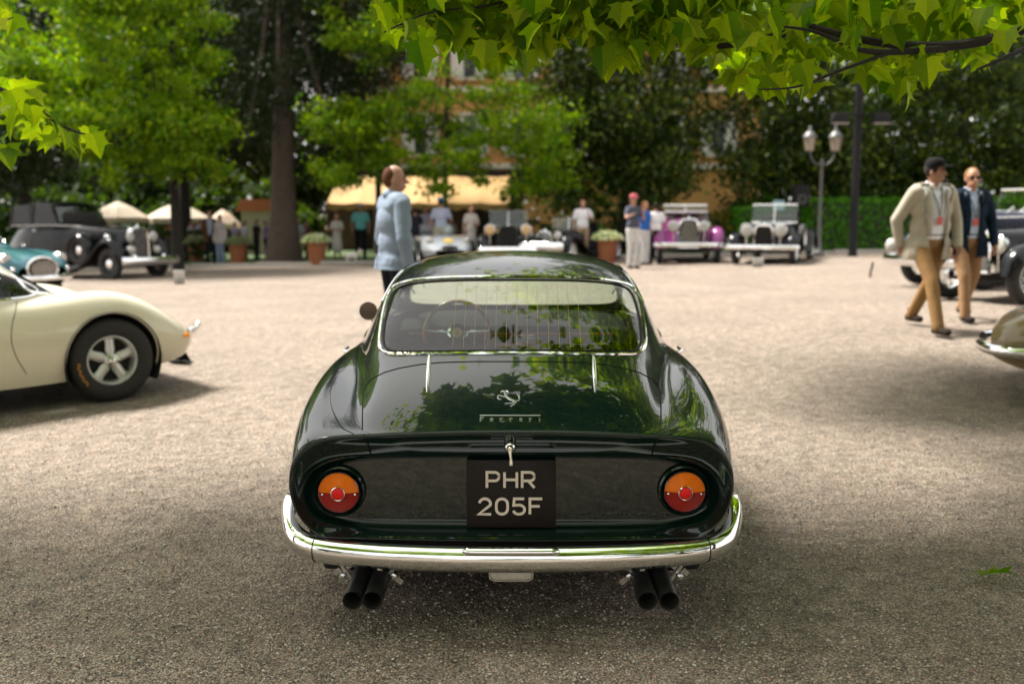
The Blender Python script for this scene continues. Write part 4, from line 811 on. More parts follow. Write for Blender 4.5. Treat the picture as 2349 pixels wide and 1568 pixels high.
# fallen leaf on the gravel
p = gat(2218, 1333, 3.8); m = MB(); V, F = leaf_mesh('x', .05, .3, 9); m.add(V, F); m.tube([(0, 0, 0), (.02, .25, .05), (.04, .45, .0)], .012, 4); m.xf(Matrix.Rotation(R(100), 4, 'Z') @ Matrix.Rotation(R(20), 4, 'Y') @ Matrix.Diagonal((.085, .15, .12, 1)))
tag(m.build('fallen_leaf', LEAF_NEAR, smooth='full', loc=p+Vector((.07, 0, .03))), 'single green fallen leaf lying on the gravel at lower right', 'leaf')
# trees standing behind the photographer, mirrored in paint and chrome
tree('lime_tree', 'leafy tree standing behind the viewpoint on the right', gp(7, -13), (7, -13, 7), .3, [(6.5, -13, 5, 4.5, 3, 3), (11, -12, 5, 3, 3, 3)], 9000, .34, LEAF_WOOD, .6, .3, seed=41, group='trees behind the viewpoint')
tree('lime_tree', 'leafy tree standing behind the viewpoint on the left', gp(-12, -18), (-12, -18, 7), .3, [(-12, -18, 4.6, 4.5, 3, 2.6)], 7000, .34, LEAF_WOOD, .6, .3, seed=43, group='trees behind the viewpoint')
C = crown_points([(x, -30, 2.2, 5, 2, 2.2) for x in range(-40, 41, 8)], 14000, .8, .2); V, F = leaf_cards(C, .45, .3, .6); tag(link('far_shrubbery', raw_mesh('far_shrubbery', V, F, [LEAF_WOOD])), 'belt of dark shrubs far behind the viewpoint', 'shrubbery', kind='stuff')

# ================================================================== buildings, awning, parasols
STUCCO = mat('ochre_stucco', (.62, .33, .11), .85, var=.12, scale=1.2, bump=.2); TRIM = mat('cream_trim', (.78, .70, .58), .7, var=.06); SHUT = mat('white_shutter', (.80, .76, .72), .6); DARKW = mat('dark_pane', (.03, .035, .04), .1, spec=.8)
bl = thing('hotel_building', 'ochre hotel with white shuttered windows behind the airy tree', 'building', (1.8, 50, G(1.8, 46)))
MB().box((0, 0, 6.5), (19, 8, 13)).build('wall', STUCCO, bl, smooth=False)
for z in (3.6, 7.0, 12.9): MB().box((0, -4.08, z), (19.2, .2, .25)).build('cornice', TRIM, bl, smooth=False, bevel=.02)
wfrm = None
for z in (5.0, 8.4, 11.4):
    for i in range(8):
        x = -8.2+2.25*i; e = MB().box((x, -4.03, z), (1.0, .10, 1.7)).build('window', DARKW, bl, smooth=False)
        MB().box((x, -4.1, z+.93), (1.3, .16, .14)).build('window_head', TRIM, e, smooth=False); MB().box((x, -4.1, z-.93), (1.3, .2, .12)).build('window_sill', TRIM, e, smooth=False)
        for q in (-1, 1): MB().box((x+q*.55, -4.13, z), (.56, .05, 1.66)).build('shutter', SHUT, e, smooth=False)
AWN = mat('yellow_awning_cloth', (.38, .23, .075), .8, var=.08); 
aw = thing('awning', 'long yellow scalloped awning over the terrace behind the man in blue', 'awning', (-3.7, 40, G(-3.7, 38)))
for i in range(6):
    x0 = -3.6+1.2*i; m = MB(); m.grid([[(x0+1.2*t, 2.6-.0*t, 3.15-.04*math.sin(PI*t)) for t in np.linspace(0, 1, 5)], [(x0+1.2*t, .6, 2.35-.05*math.sin(PI*t)) for t in np.linspace(0, 1, 5)], [(x0+1.2*t, -.4, 1.98-.05*math.sin(PI*t)) for t in np.linspace(0, 1, 5)], [(x0+1.2*t, -.42, 1.76-.10*abs(math.sin(2*PI*t))) for t in np.linspace(0, 1, 5)]]); m.build('awning_panel', AWN, aw)
for i in range(4): MB().tube([(-3.6+2.4*i, -.3, 0), (-3.6+2.4*i, -.3, 2.0)], .05, 8).build('awning_post', mat('brown_post', (.12, .05, .025), .6), aw)
tr = thing('restaurant_front', 'dark restaurant terrace front under the yellow awning', 'building', (-3.7, 43.2, G(-3.7, 43)))
MB().box((0, 0, 1.7), (8.4, .3, 3.4)).build('wall', mat('dark_terrace_wall', (.035, .02, .015), .7), tr, smooth=False)
for i in range(5): MB().box((-3.4+1.7*i, -.18, 1.1), (1.1, .06, 2.0)).build('door', mat('brown_door', (.10, .045, .02), .5), tr, smooth=False, bevel=.02)
for i in range(3): MB().box((-2.6+2.5*i, -.22, 2.5), (1.3, .05, .3)).build('sign_board', mat('orange_board', (.5, .16, .05), .6), tr, smooth=False)
PAR = mat('cream_canvas', (.45, .38, .28), .8, var=.05)
def parasol(x, y, s, ztop, lab):
    t = thing('parasol', lab, 'parasol', gp(x, y), .3, 'parasols behind the crowd'); m = MB(); n = 8; rim = [(s*math.cos(2*PI*k/n), s*math.sin(2*PI*k/n), ztop-.62) for k in range(n)]; mid = [(s*.5*math.cos(2*PI*k/n), s*.5*math.sin(2*PI*k/n), ztop-.26) for k in range(n)]
    m.grid([[(0, 0, ztop)]*n, mid, rim, [(x_, y_, z_-.2) for x_, y_, z_ in rim]], closev=True); m.build('canopy', PAR, t, smooth=False); MB().tube([(0, 0, 0), (0, 0, ztop)], .03, 8).build('pole', BLACKP, t)
parasol(-14.9, 38, 1.1, 2.25, 'left cream parasol seen through the black saloon windows'); parasol(-13.0, 39, 1.25, 2.2, 'right cream parasol above the black saloon bonnet'); parasol(-12.1, 42, .7, 1.95, 'small cream parasol just right of the dark thin trunk')
# small far house glimpsed left of the big trunk
h = thing('garden_kiosk', 'small kiosk with orange tiled roof left of the thick trunk', 'building', gp(-10.4, 42)); MB().box((0, 0, .9), (1.5, 1.4, 1.8)).build('wall', mat('kiosk_wall', (.45, .40, .34), .8), h, smooth=False); m = MB(); m.prism([(-.95, 0), (.95, 0), (.7, .5), (-.7, .5)], (0, -.9, 1.8), (1, 0, 0), (0, 0, 1), (0, 1.8, 0)); m.build('roof', mat('roof_tile', (.48, .16, .08), .8), h, smooth=False)
MB().box((.9, -.2, 1.6), (.16, .16, 3.0)).build('chimney', mat('kiosk_wall', (.45, .40, .34), .8), h, smooth=False)

# ================================================================== street furniture
IRON = mat('cast_iron', (.12, .12, .115), .5, .4); LAMPG = mat('lantern_glass', (.28, .23, .17), .25, var=.2, coat=.4)
lp = thing('street_lamp', 'grey lamp post carrying two glass lanterns on curved arms', 'lamp post', gat(1877, 588))
MB().lathe([(.16, 0), (.16, .12), (.09, .2), (.06, .5), (.045, .9), (.04, 2.65), (.06, 2.7), (.03, 2.8)], n=14).build('post', IRON, lp)
for q in (-1, 1):
    MB().tube([Vector(v) for v in bspl([(0, 0, 2.62), (q*.18, 0, 2.62), (q*.32, 0, 2.8), (q*.36, 0, 3.0)], 12)], .022, 8).build('arm', IRON, lp)
    e = bpy.data.objects.new('lantern', None); COL.objects.link(e); e.parent = lp; e.location = (q*.37, 0, 3.0)
    MB().lathe([(.11, 0), (.13, .03), (.19, .38), (.17, .4)], n=6).build('lantern_glass', LAMPG, e, smooth=False); MB().lathe([(.21, .39), (.2, .43), (.09, .56), (.05, .58), (.05, .66), (.01, .72)], n=12).build('lantern_cap', IRON, e)
    for k_i in range(6): t = 2*PI*k_i/6; MB().tube([(.12*math.cos(t), .12*math.sin(t), .02), (.20*math.cos(t), .20*math.sin(t), .39)], .008, 4).build('glazing_bar', IRON, e)
mt = thing('floodlight_mast', 'tall black mast with two floodlight boxes behind the hedge', 'mast', gat(1955, 588))
MB().lathe([(.15, 0), (.12, .1), (.115, 4.2), (.10, 9)], n=12).build('mast_pole', BLACKP, mt)
MB().box((0, -.1, 3.95), (1.5, .06, .06)).build('cross_arm', BLACKP, mt)
for q in (-1, 1): e = MB().box((q*.58, -.2, 3.85), (.5, .3, .28), taper=.8).build('floodlight', BLACKP, mt, bevel=.02); MB().box((q*.58, -.22, 3.70), (.44, .22, .02)).build('floodlight_glass', mat('flood_glass', (.5, .42, .4), .3), e)
sp = thing('loudspeaker', 'black loudspeaker on a thin stand above the white open car', 'loudspeaker', gp(at(1832, 560, 31.5).x, 31.5))
z0 = at(1832, 450, 31.5).z-sp.location.z; MB().box((0, 0, z0), (.5, .4, .66), taper=.95).build('cabinet', BLACKP, sp, bevel=.03); MB().tube([(0, 0, 0), (0, 0, z0-.3)], .02, 8).build('pole', BLACKP, sp)
for k_i in range(3): t = 2*PI*k_i/3+.4; MB().tube([(0, 0, .5), (.4*math.cos(t), .4*math.sin(t), 0)], .014, 6).build('leg', BLACKP, sp)
MB().lathe([(.17, 0), (.15, .02), (.05, .0)], c=(0, -.2, z0-.1), ax=(0, -1, 0), n=20).build('driver_cone', mat('speaker_cone', (.03, .03, .03), .6), sp)
sg_ = thing('notice_sign', 'small pale blue notice on a stake above the white car windscreen', 'sign', gp(at(1783, 560, 32).x, 32)); z0 = at(1783, 470, 32).z-sg_.location.z
MB().box((0, 0, z0), (.36, .03, .3)).build('sign_panel', mat('pale_blue_sign', (.35, .55, .62), .5), sg_, smooth=False); MB().tube([(0, .02, 0), (0, .02, z0+.12)], .02, 6).build('stake', IRON, sg_)
TERRA = mat('terracotta', (.27, .095, .035), .8, var=.2, bump=.2); FLOW = leafmat('white_petal', (.72, .70, .60), (.85, .84, .78), .3); GREYF = leafmat('silver_leaf', (.22, .26, .17), (.36, .40, .27), .3)
def planter(sx, sy, wpx, flower, lab):
    p = gat(sx, sy); s = wpx/(2284/p.y); t = thing('flower_planter', lab, 'planter', p, 0, 'terracotta planters on the lawn edge')
    MB().lathe([(s*.36, 0), (s*.44, s*.9), (s*.49, s*.92), (s*.5, s*1.05), (s*.44, s*1.05), (s*.42, s*.95)], n=24).build('pot', TERRA, t); MB().lathe([(s*.42, s*.94), (s*.4, s*.97)], n=20).build('soil', MATTE, t)
    rg = np.random.default_rng(int(sx)); u = rg.normal(size=(900, 3)); u /= np.linalg.norm(u, axis=1)[:, None]; u[:, 2] = np.abs(u[:, 2]); P = u*np.array([s*.72, s*.72, s*.42])*rg.uniform(.6, 1, (900, 1))+[0, 0, s*1.0]
    V, F = leaf_cards(P[:350], .09, 0, .5, rg); link('foliage', raw_mesh('foliage', V, F, [LEAF_HEDGE if flower else GREYF]), t)
    V, F = leaf_cards(P[350:], .075, 0, .9, rg); link('blossom', raw_mesh('blossom', V, F, [FLOW if flower else GREYF]), t)
planter(727, 606, 50, True, 'terracotta planter of white flowers right of the thick trunk'); planter(546, 606, 46, False, 'terracotta planter of silvery foliage left of the thick trunk'); planter(452, 600, 42, False, 'terracotta planter right beside the dark thin trunk')
planter(1392, 602, 52, True, 'terracotta planter of white flowers beside the man in white shirt'); planter(677, 598, 30, True, 'small planter just right of the thick trunk')
def info_sign(sx, sy, h, w_, rz, lab, col=None, tilt=25):
    p = gat(sx, sy, 15); t = thing('information_stand', lab, 'information stand', p, R(rz), 'information stands in front of the cars')
    Rm = Matrix.Rotation(R(tilt), 3, 'X'); MB().box((0, 0, h*.55), (w_, .012, h), Rm).build('board', col or WHITEP, t, bevel=.003)
    MB().box((0, .05, .01), (w_*.9, h*.5, .015)).build('foot', BLACKP, t); MB().tube([(0, h*.3, .01), (0, .0, h*.7)], .008, 5).build('strut', BLACKP, t)
info_sign(411, 651, .30, .24, 20, 'white tilted information board in front of the black saloon'); info_sign(124, 664, .36, .20, 45, 'white tilted information board in front of the teal car', tilt=10)
info_sign(1738, 612, .22, .26, 0, 'white information board under the bumper of the white car'); info_sign(405, 833, .20, .26, -28, 'black tilted information stand at the nose of the cream coupe', BLACKP, 35)
info_sign(1998, 636, .3, .04, 0, 'thin black stake standing on the gravel left of the walking men', BLACKP)
# ================================================================== other cars
def Rz(a): return Matrix.Rotation(a, 3, 'Z')
def place(sx, sy, loc_pt, rz):                      # origin so that a local ground point falls on a ground sight line
    p = gat(sx, sy); q = Rz(rz) @ Vector((loc_pt[0], loc_pt[1], 0)); return Vector((p.x-q.x, p.y-q.y, p.z))
def streamlined(name, label, cat, loc, rz, P, sec, cab, L, fa, ra, wr, tw, arch, side=None, ws=None, style='star', group=None, win=True):
    t = thing(name, label, cat, loc, rz, group); s = Shell(sec, cab, L=L, nu=90, nv=200)
    arch_cut(s, ra, wr, arch, 5, tw*.6); arch_cut(s, fa, wr, arch, 5, tw*.6)
    if side:
        for sg in (1, -1): s.cut(3, rounded(side, 100), lambda V: V[..., 1:3], lambda C, sg=sg: C[:, 0]*sg > .3, side_ray)
    if ws: s.cut(4, rounded(ws[0], 120), lambda V: V[..., [0, 2]], lambda C: (C[:, 1] > ws[1]), lambda c, v: ((c[0], L+2, c[1]), (0, -1, 0)))
    s.obj(0, 'body', P, t)
    if side:
        for sg in (1, -1):
            f = s.F[(s.lab == 3)]; f = f[(s.V[f].mean(1)[:, 0]*sg > 0)]
            if len(f): u, inv = np.unique(f, return_inverse=True); link('side_window', raw_mesh('side_window', s.V[u], inv.reshape(f.shape), [GLASSD], True), t)
            h = [s.bvh.ray_cast(Vector((2*sg, y, z)), Vector((-sg, 0, 0)))[0] for y, z in rounded(side, 60)]
            h = [q for q in h if q is not None]
            if len(h) > 8: MB().tube(h, .010, 6, closed=True).build('window_frame', CHROME, t)
    if ws and (s.lab == 4).any():
        s.obj(4, 'windscreen', GLASSD, t); h = [s.bvh.ray_cast(Vector((x, L+2, z)), Vector((0, -1, 0)))[0] for x, z in rounded(ws[0], 80)]; h = [q for q in h if q is not None]; MB().tube(h, .011, 6, closed=True).build('screen_frame', CHROME, t)
    arch_parts(s, fa, wr, arch, t, P, tw); arch_parts(s, ra, wr, arch, t, P, tw)
    for sg in (-1, 1):
        for ya in (ra, fa): make_wheel(t, (sg*tw, ya, wr), wr, .2, sg, style, wr*.6)
    MB().box((0, L*.5, .24), (tw*1.75, L*.82, .08)).build('underbody', MATTE, t, smooth=False)
    return t, s
# cream coupe at the left edge
CREAM = paint('cream_paint', (.66, .605, .47), rough=.35)
def csq(rows): return [(r[0]*(1 if r[0] < 3.4 else 1)-max(0, r[0]-3.35)*.22,)+tuple(r[1:]) for r in rows]
csec = csq([(0, .62, .4, .62, .55, .62, .66, .60, .72, .52, .70, .42, .6, .34), (.1, .68, .45, .68, .6, .68, .74, .66, .80, .54, .78, .40, .66, .3), (.5, .80, .55, .78, .68, .83, .80, .79, .86, .58, .85, .40, .8, .25), (.95, .86, .58, .83, .70, .89, .82, .83, .885, .60, .88, .40, .83, .22),
 (1.5, .85, .6, .84, .72, .87, .82, .82, .87, .60, .865, .38, .82, .2), (2.1, .84, .6, .82, .73, .85, .81, .80, .865, .60, .86, .38, .81, .19), (2.6, .80, .5, .79, .70, .84, .81, .78, .87, .60, .86, .38, .82, .19), (3.0, .80, .42, .78, .66, .89, .82, .82, .885, .60, .875, .38, .82, .2), (3.35, .78, .40, .76, .66, .94, .82, .87, .90, .60, .885, .38, .83, .22),
 (3.75, .75, .40, .74, .64, .85, .80, .79, .885, .58, .87, .38, .82, .24), (4.05, .64, .40, .64, .62, .69, .78, .65, .86, .52, .83, .38, .78, .27), (4.28, .53, .38, .53, .58, .54, .72, .53, .80, .45, .76, .38, .7, .31), (4.38, .46, .3, .46, .46, .46, .58, .45, .64, .42, .6, .39, .54, .36)])
ccab = [(0, .5, .1, .6, .03), (.6, .84, .12, .66, .04), (1.1, 1.00, .24, .72, .04), (1.7, 1.18, .40, .78, .04), (2.2, 1.24, .45, .79, .04), (2.5, 1.22, .44, .79, .04), (2.76, 1.10, .34, .77, .04), (3.1, .86, .14, .72, .04), (3.25, .74, .1, .7, .03), (4.4, .3, .1, .6, .03)]
CRZ = R(-44)
ct, cs = streamlined('cream_coupe', 'cream low coupe at the left edge with five spoke alloy wheel and orange indicator', 'sports car', place(258, 918, (.80, 3.35), CRZ), CRZ, CREAM, csec, ccab, 4.38-1.03*.22, 3.35, .95, .335, .77, .385,
    side=[(1.4, .88), (1.55, 1.02), (1.95, 1.14), (2.4, 1.14), (2.65, 1.05), (3.0, .875), (2.6, .86), (1.8, .86)], ws=([(0, 1.16), (.4, 1.15), (.56, 1.09), (.66, .92), (.66, .88), (.4, .86), (0, .85), (-.4, .86), (-.66, .88), (-.66, .92), (-.56, 1.09), (-.4, 1.15)], 2.4))
for sg in (-1, 1):
    g = []
    for z in np.linspace(.30, .84, 24):
        q = cs.bvh.ray_cast(Vector((2*sg, 2.62+.10*math.sin((z-.3)/.54*PI)*-1+.06, z)), Vector((-sg, 0, 0)))[0]
        if q is not None: g.append(q)
    MB().tube(g, .0035, 5).build('door_gap', mat('panel_shadow', (.12, .10, .07), .6), ct)
    g = [cs.bvh.ray_cast(Vector((2*sg, y, .60)), Vector((-sg, 0, 0)))[0] for y in np.linspace(.6, 2.93, 40)]; MB().tube([q-Vector((sg*.002, 0, 0)) for q in g if q is not None], .004, 5).build('crease_line', CREAM, ct)
    e = MB().ball((sg*.765, 4.01, .475), (.04, .10, .028), 14, 8, Matrix.Rotation(R(sg*22), 3, 'Z')).build('indicator', mat('orange_lens', (.9, .3, .01), .2, coat=.5), ct)
    MB().tube([Vector(v) for v in bspl([(sg*.60, 4.19, .51), (sg*.72, 4.16, .51), (sg*.79, 4.09, .51), (sg*.805, 4.03, .51)], 16)], .022, 8, flat=1.5).build('front_bumper', CHROME, ct)
    MB().ball((sg*.70, 4.18, .55), (.035, .02, .03)).build('over_rider', CHROME, ct)
# orange tyre lettering
wl = [c for c in ct.children if c.name.startswith('wheel') and c.type == 'EMPTY' and abs(c.location.x-.77) < .01 and c.location.y > 2][0]
OR = mat('orange_print', (.8, .32, .02), .6)
wl.rotation_euler = (0, 0, R(-6))
for i in range(8):
    a = R(183+i*5.4); rr = .268; c_ = Vector((.1018, -math.cos(a)*-rr, math.sin(a)*rr)); m = MB(); ey_ = Vector((0, math.cos(a), math.sin(a))); ex_ = Vector((0, -math.sin(a), math.cos(a)))
    m.ribbon([(-.008, -.011), (-.008, .011)], .004, c_, ex_, ey_, (.0008, 0, 0)); m.ribbon([(-.008, .009 if i % 2 else -.009), (.006, .009 if i % 2 else -.009)], .004, c_, ex_, ey_, (.0009, 0, 0)); m.ribbon([(-.006, 0), (.005, 0)], .0035, c_, ex_, ey_, (.001, 0, 0)); m.build('tyre_letter', OR, wl, smooth=False)
# teal grand tourer behind it
TEAL = paint('teal_paint', (.025, .10, .125), rough=.3)
tsec = [(0, .60, .3, .6, .45, .6, .55, .58, .6, .5, .58, .4, .5, .34), (.6, .92, .45, .9, .62, .88, .72, .84, .78, .6, .78, .4, .74, .25), (1.5, .95, .55, .93, .66, .92, .76, .86, .81, .6, .81, .4, .76, .2), (2.6, .97, .45, .95, .62, .93, .74, .86, .80, .6, .80, .4, .76, .2), (3.1, .95, .38, .92, .60, .93, .74, .86, .81, .6, .80, .4, .76, .22),
 (3.6, .90, .34, .86, .58, .92, .72, .86, .80, .6, .79, .4, .74, .26), (3.95, .84, .30, .80, .54, .84, .68, .78, .75, .58, .73, .42, .66, .3), (4.15, .76, .26, .72, .46, .74, .58, .70, .66, .56, .62, .44, .54, .36), (4.24, .62, .2, .62, .36, .62, .44, .6, .5, .54, .48, .46, .4, .4)]
tcab = [(0, .5, .1, .5, .03), (.5, .98, .2, .6, .04), (1.2, 1.28, .42, .66, .04), (1.9, 1.36, .46, .70, .04), (2.2, 1.3, .4, .7, .04), (2.6, 1.02, .16, .66, .04), (2.9, .85, .1, .6, .03), (4.3, .4, .1, .5, .03)]
TRZ = R(-118)
tt, ts_ = streamlined('teal_coupe', 'teal rounded coupe front at the left edge, oval grille and chrome bumper', 'sports car', place(98, 690, (0, 4.2), TRZ), TRZ, TEAL, tsec, tcab, 4.24, 3.3, .85, .34, .70, .39, side=[(1.0, 1.02), (1.3, 1.18), (1.9, 1.24), (2.15, 1.18), (2.45, 1.02), (1.8, .99)], ws=([(0, 1.28), (.4, 1.26), (.55, 1.06), (.5, 1.0), (0, .99), (-.5, 1.0), (-.55, 1.06), (-.4, 1.26)], 2.0), style='wire')
gr = MB().ball((0, 4.22, .58), (.30, .05, .20), 24, 12).build('grille', MATTE, tt)
for i in range(7): MB().box((0, 4.272, .45+.042*i), (.5*math.sin(math.acos(min(.95, abs(i-3)/3.6)))*1.05, .012, .010)).build('grille_bar', CHROME, gr, smooth=False)
MB().tube([(.31*math.cos(t), 4.24, .58+.21*math.sin(t)) for t in np.linspace(0, 2*PI, 36, endpoint=False)], .022, 8, closed=True).build('grille_surround', CHROME, tt)
for sg in (-1, 1):
    e = MB().lathe([(.105, -.1), (.10, .02), (.09, .035)], c=(sg*.56, 4.02, .76), ax=(0, 1, 0), n=24).build('headlight', CHROME, tt); MB().ball((sg*.56, 4.05, .76), (.085, .02, .085)).build('lens', mat('headlamp_glass', (.36, .36, .33), .1, coat=1.), e)
    MB().ball((sg*.55, 4.18, .58), (.05, .04, .05)).build('side_lamp', CHROME, tt)
MB().tube([Vector(v) for v in bspl([(-.80, 3.7, .42), (-.74, 4.15, .42), (-.4, 4.32, .42), (0, 4.36, .42), (.4, 4.32, .42), (.74, 4.15, .42), (.80, 3.7, .42)], 40)], .035, 8, flat=1.5).build('front_bumper', CHROME, tt)
# gold car corner at the right edge
GOLD = paint('gold_olive_paint', (.26, .195, .10), rough=.3)
GRZ = R(62)
gt, gs = streamlined('gold_coupe', 'gold olive car whose curved nose and chrome bumper enter at the right edge', 'sports car', place(2492, 945, (-.70, 3.55), GRZ), GRZ, GOLD, [(a[0], a[1]*.9)+tuple(v*(.9 if i % 2 else 1.) for i, v in enumerate(a[2:])) for a in tsec], [(c[0], c[1]*.9)+tuple(c[2:]) for c in tcab], 4.24, 3.45, .85, .33, .70, .385, style='disc')
for sg in (-1, 1): MB().tube([Vector(v) for v in bspl([(sg*.80, 3.95, .43), (sg*.77, 4.12, .43), (sg*.60, 4.27, .43), (sg*.30, 4.33, .43)], 16)], .036, 10, flat=1.2).build('front_bumper', CHROME, gt)


# ---- upright vintage cars (front faces -y, origin under the front axle)
CH2 = CHROME; HG = mat('headlamp_glass', (.36, .36, .33), .1, coat=1.)
def fender(pts, wpts, sg, xc, w0, crown=.10):
    P = bspl(pts, 40); rows = []
    for i, (y, z) in enumerate(P):
        t = i/39; w_ = w0*np.interp(t, *zip(*wpts)); d = P[min(i+1, 39)]-P[max(i-1, 0)]; d = d/np.hypot(*d); nrm = (-d[1], d[0]) if d[0] > 0 else (d[1], -d[0]); row = []
        for a in np.linspace(-1, 1, 11):
            k = crown*(1-abs(a)**2.6); row.append((sg*(xc+a*w_), y+nrm[0]*(k-crown), z+nrm[1]*(k-crown) if True else z))
        row.append((sg*(xc+w_*.98), y-nrm[0]*(crown+.04), z-nrm[1]*(crown+.04))); row.insert(0, (sg*(xc-w_*.98), y-nrm[0]*(crown+.03), z-nrm[1]*(crown+.03))); rows.append(row)
    return MB().grid(rows)
def vintage(name, label, cat, loc, rz, body, fend, P, group=None):
    g = dict(wb=3.0, tr=.70, wr=.38, hood=1.0, gw=.25, gz=.42, cw=.55, cy=1.25, belt=1.05, tail=.75, style='wire', ws=True, roof=False, lamps=.13, lx=.36, lz=.84, ly=-.28, bump=(.86, -.62, .45, .05), grille=CHROME, slatm=DCHROME, fz=.86, disc=None, wscol=CHROME, wsz=.40, spare=False, lampg=HG, cycle=False)
    g.update(P); D = type('D', (), g); t = thing(name, label, cat, loc, rz, group); ht, cy, wb = D.hood, D.cy, D.wb
    for sg in (-1, 1):
        for ya in (0, wb): make_wheel(t, (sg*D.tr, ya, D.wr), D.wr, .16, sg, D.style, D.wr*.66, rimmat=D.disc)
    def secr(y, w_, z1, z0, rt): return [(w_*math.copysign(abs(math.cos(a))**rt, math.cos(a)), y, z0+(z1-z0)*max(0, math.sin(a))**(rt*1.0)) for a in np.linspace(0, PI, 21)]
    rows = [secr(-.14, D.gw, ht, D.gz, .45), secr(.1, D.gw*1.08, ht+.01, D.gz, .45), secr(.7, D.gw*.6+D.cw*.42, ht+.03, D.gz, .5), secr(cy, D.cw, D.belt, D.gz, .5)]; m = MB().grid(rows); m.build('bonnet', body, t)
    for sg in (-1, 1):
        for i in range(9):
            y = .28+.085*i; xw = D.gw*1.05+(D.cw-D.gw)*(y/cy)*.9; MB().box((sg*(xw+.004), y, ht-.24), (.012, .02, .22), Matrix.Rotation(R(-8*sg), 3, 'Z')).build('bonnet_louvre', body, t, smooth=False)
    # grille: shell and vertical slats
    e = MB().grid([secr(-.22, D.gw*1.04, ht+.02, D.gz, .42), secr(-.12, D.gw*1.08, ht+.035, D.gz, .42)])
    rim = [Vector(p) for p in secr(-.225, D.gw*.99, ht, D.gz, .42)]; e.tube(rim+[Vector((0, -.225, D.gz))], .028, 6, closed=True); e = e.build('grille_shell', D.grille, t)
    m = MB(); m.f = []; c_ = secr(-.20, D.gw*.95, ht-.02, D.gz, .42); m.add(c_, [tuple(range(len(c_)))]).build('grille_core', MATTE, e, smooth=False)
    for i in range(11):
        x = (i-5)/5.6*D.gw*.95; zt = D.gz+(ht-.03-D.gz)*(1-abs((i-5)/5.6)**5); MB().box((x, -.215, (zt+D.gz)/2), (.012, .014, zt-D.gz)).build('grille_slat', D.slatm, e, smooth=False)
    MB().lathe([(.02, 0), (.035, .02), (.01, .06)], c=(0, -.17, ht+.03), n=10).build('radiator_cap', CHROME, e)
    # body tub and tail
    by = wb+D.tail
    rows = [secr(cy, D.cw, D.belt, .34, .45), secr(cy+.5, D.cw+.08, D.belt-.02, .3, .4), secr(wb-.2, D.cw+.10, D.belt-.02, .3, .4), secr(wb+.3, D.cw+.03, D.belt-.06, .34, .5), secr(by, D.cw*.6, D.belt-.35, .4, .6)]
    m = MB().grid(rows); m.f.append(tuple(range(4*21, 5*21))); m.m.append(0); m.build('body', body, t)
    for sg in (-1, 1):
        m = MB(); yy_ = np.linspace(cy+.12, cy+1.0, 2)
        x_ = D.cw+.075; m.tube([(sg*x_, cy+.1, .42), (sg*x_, cy+.1, D.belt-.12), (sg*(x_+.02), cy+1.0, D.belt-.12), (sg*(x_+.02), cy+1.0, .42)], .006, 4, closed=True); e = m.build('door', BLACKP, t); MB().tube([(sg*(x_+.03), cy+.8, D.belt-.2), (sg*(x_+.03), cy+.92, D.belt-.2)], .012, 6).build('door_handle', CHROME, e)
    if D.cycle is False:
        fp = [(-.46, .40), (-.44, .62), (-.26, D.fz-.03), (.02, D.fz), (.32, D.fz-.08), (.65, .62), (1.0, .42), (1.3, .33), (1.6, .32), (wb-.75, .32)]
        for sg in (-1, 1):
            fender(fp, [(0, .7), (.12, 1), (.5, 1), (.75, .8), (1, .8)], sg, D.tr, .17).build('front_fender', fend, t)
            fender([(wb-.72, .32), (wb-.5, .48), (wb-.3, .8), (wb, .90), (wb+.32, .74), (wb+.5, .45), (wb+.56, .34)], [(0, .8), (1, 1)], sg, D.tr, .17).build('rear_fender', fend, t)
    MB().box((0, wb/2, .33), (.8, wb, .1)).build('chassis', MATTE, t, smooth=False); MB().tube([(-D.tr, 0, D.wr-.05), (D.tr, 0, D.wr-.05)], .03, 8).build('axle', MATTE, t)
    for sg in (-1, 1):
        e = bpy.data.objects.new('headlight', None); COL.objects.link(e); e.parent = t; e.location = (sg*D.lx, D.ly, D.lz); r = D.lamps
        MB().lathe([(.01, -r*1.3), (r*.5, -r*1.1), (r*.85, -r*.5), (r, 0), (r*1.03, r*.08), (r*.96, r*.14)], ax=(0, -1, 0), n=22, cap=False).build('bowl', CHROME, e); MB().ball((0, -r*.06, 0), (r*.95, r*.2, r*.95), 18, 8).build('lens', D.lampg, e); MB().tube([(0, 0, -r), (0, .02, -r-.25)], .015, 6).build('stalk', CHROME, e)
    if D.bump:
        hw, y, z, th = D.bump; m = MB(); 
        m.tube([Vector(v) for v in bspl([(-hw, y+.12, z), (-hw*.9, y+.03, z), (0, y, z), (hw*.9, y+.03, z), (hw, y+.12, z)], 24)], th*.5, 8, flat=2.0 if th > .08 else 1.6); m.build('front_bumper', CHROME, t)
        for sg in (-1, 1): MB().box((sg*.38, y+.25, z), (.05, .5, .06)).build('bumper_bracket', MATTE, t)
    if D.ws:
        w_, y, z0_, z1_ = D.cw*1.02, cy+.02, D.belt-.02, D.belt+D.wsz; e = bpy.data.objects.new('windscreen', None); COL.objects.link(e); e.parent = t; e.location = (0, y, z0_); e.rotation_euler = (R(-14), 0, 0); hh_ = z1_-z0_
        MB().tube([(-w_, 0, 0), (-w_*.97, 0, hh_), (w_*.97, 0, hh_), (w_, 0, 0)], .022, 6, closed=True).build('screen_frame', D.wscol, e)
        MB().tube([(0, 0, 0), (0, 0, hh_)], .018, 6).build('centre_bar', D.wscol, e)
        for sg in (-1, 1): MB().box((sg*w_*.49, 0, hh_/2), (w_*.94, .006, hh_*.96)).build('pane', GLASSC, e, smooth=False)
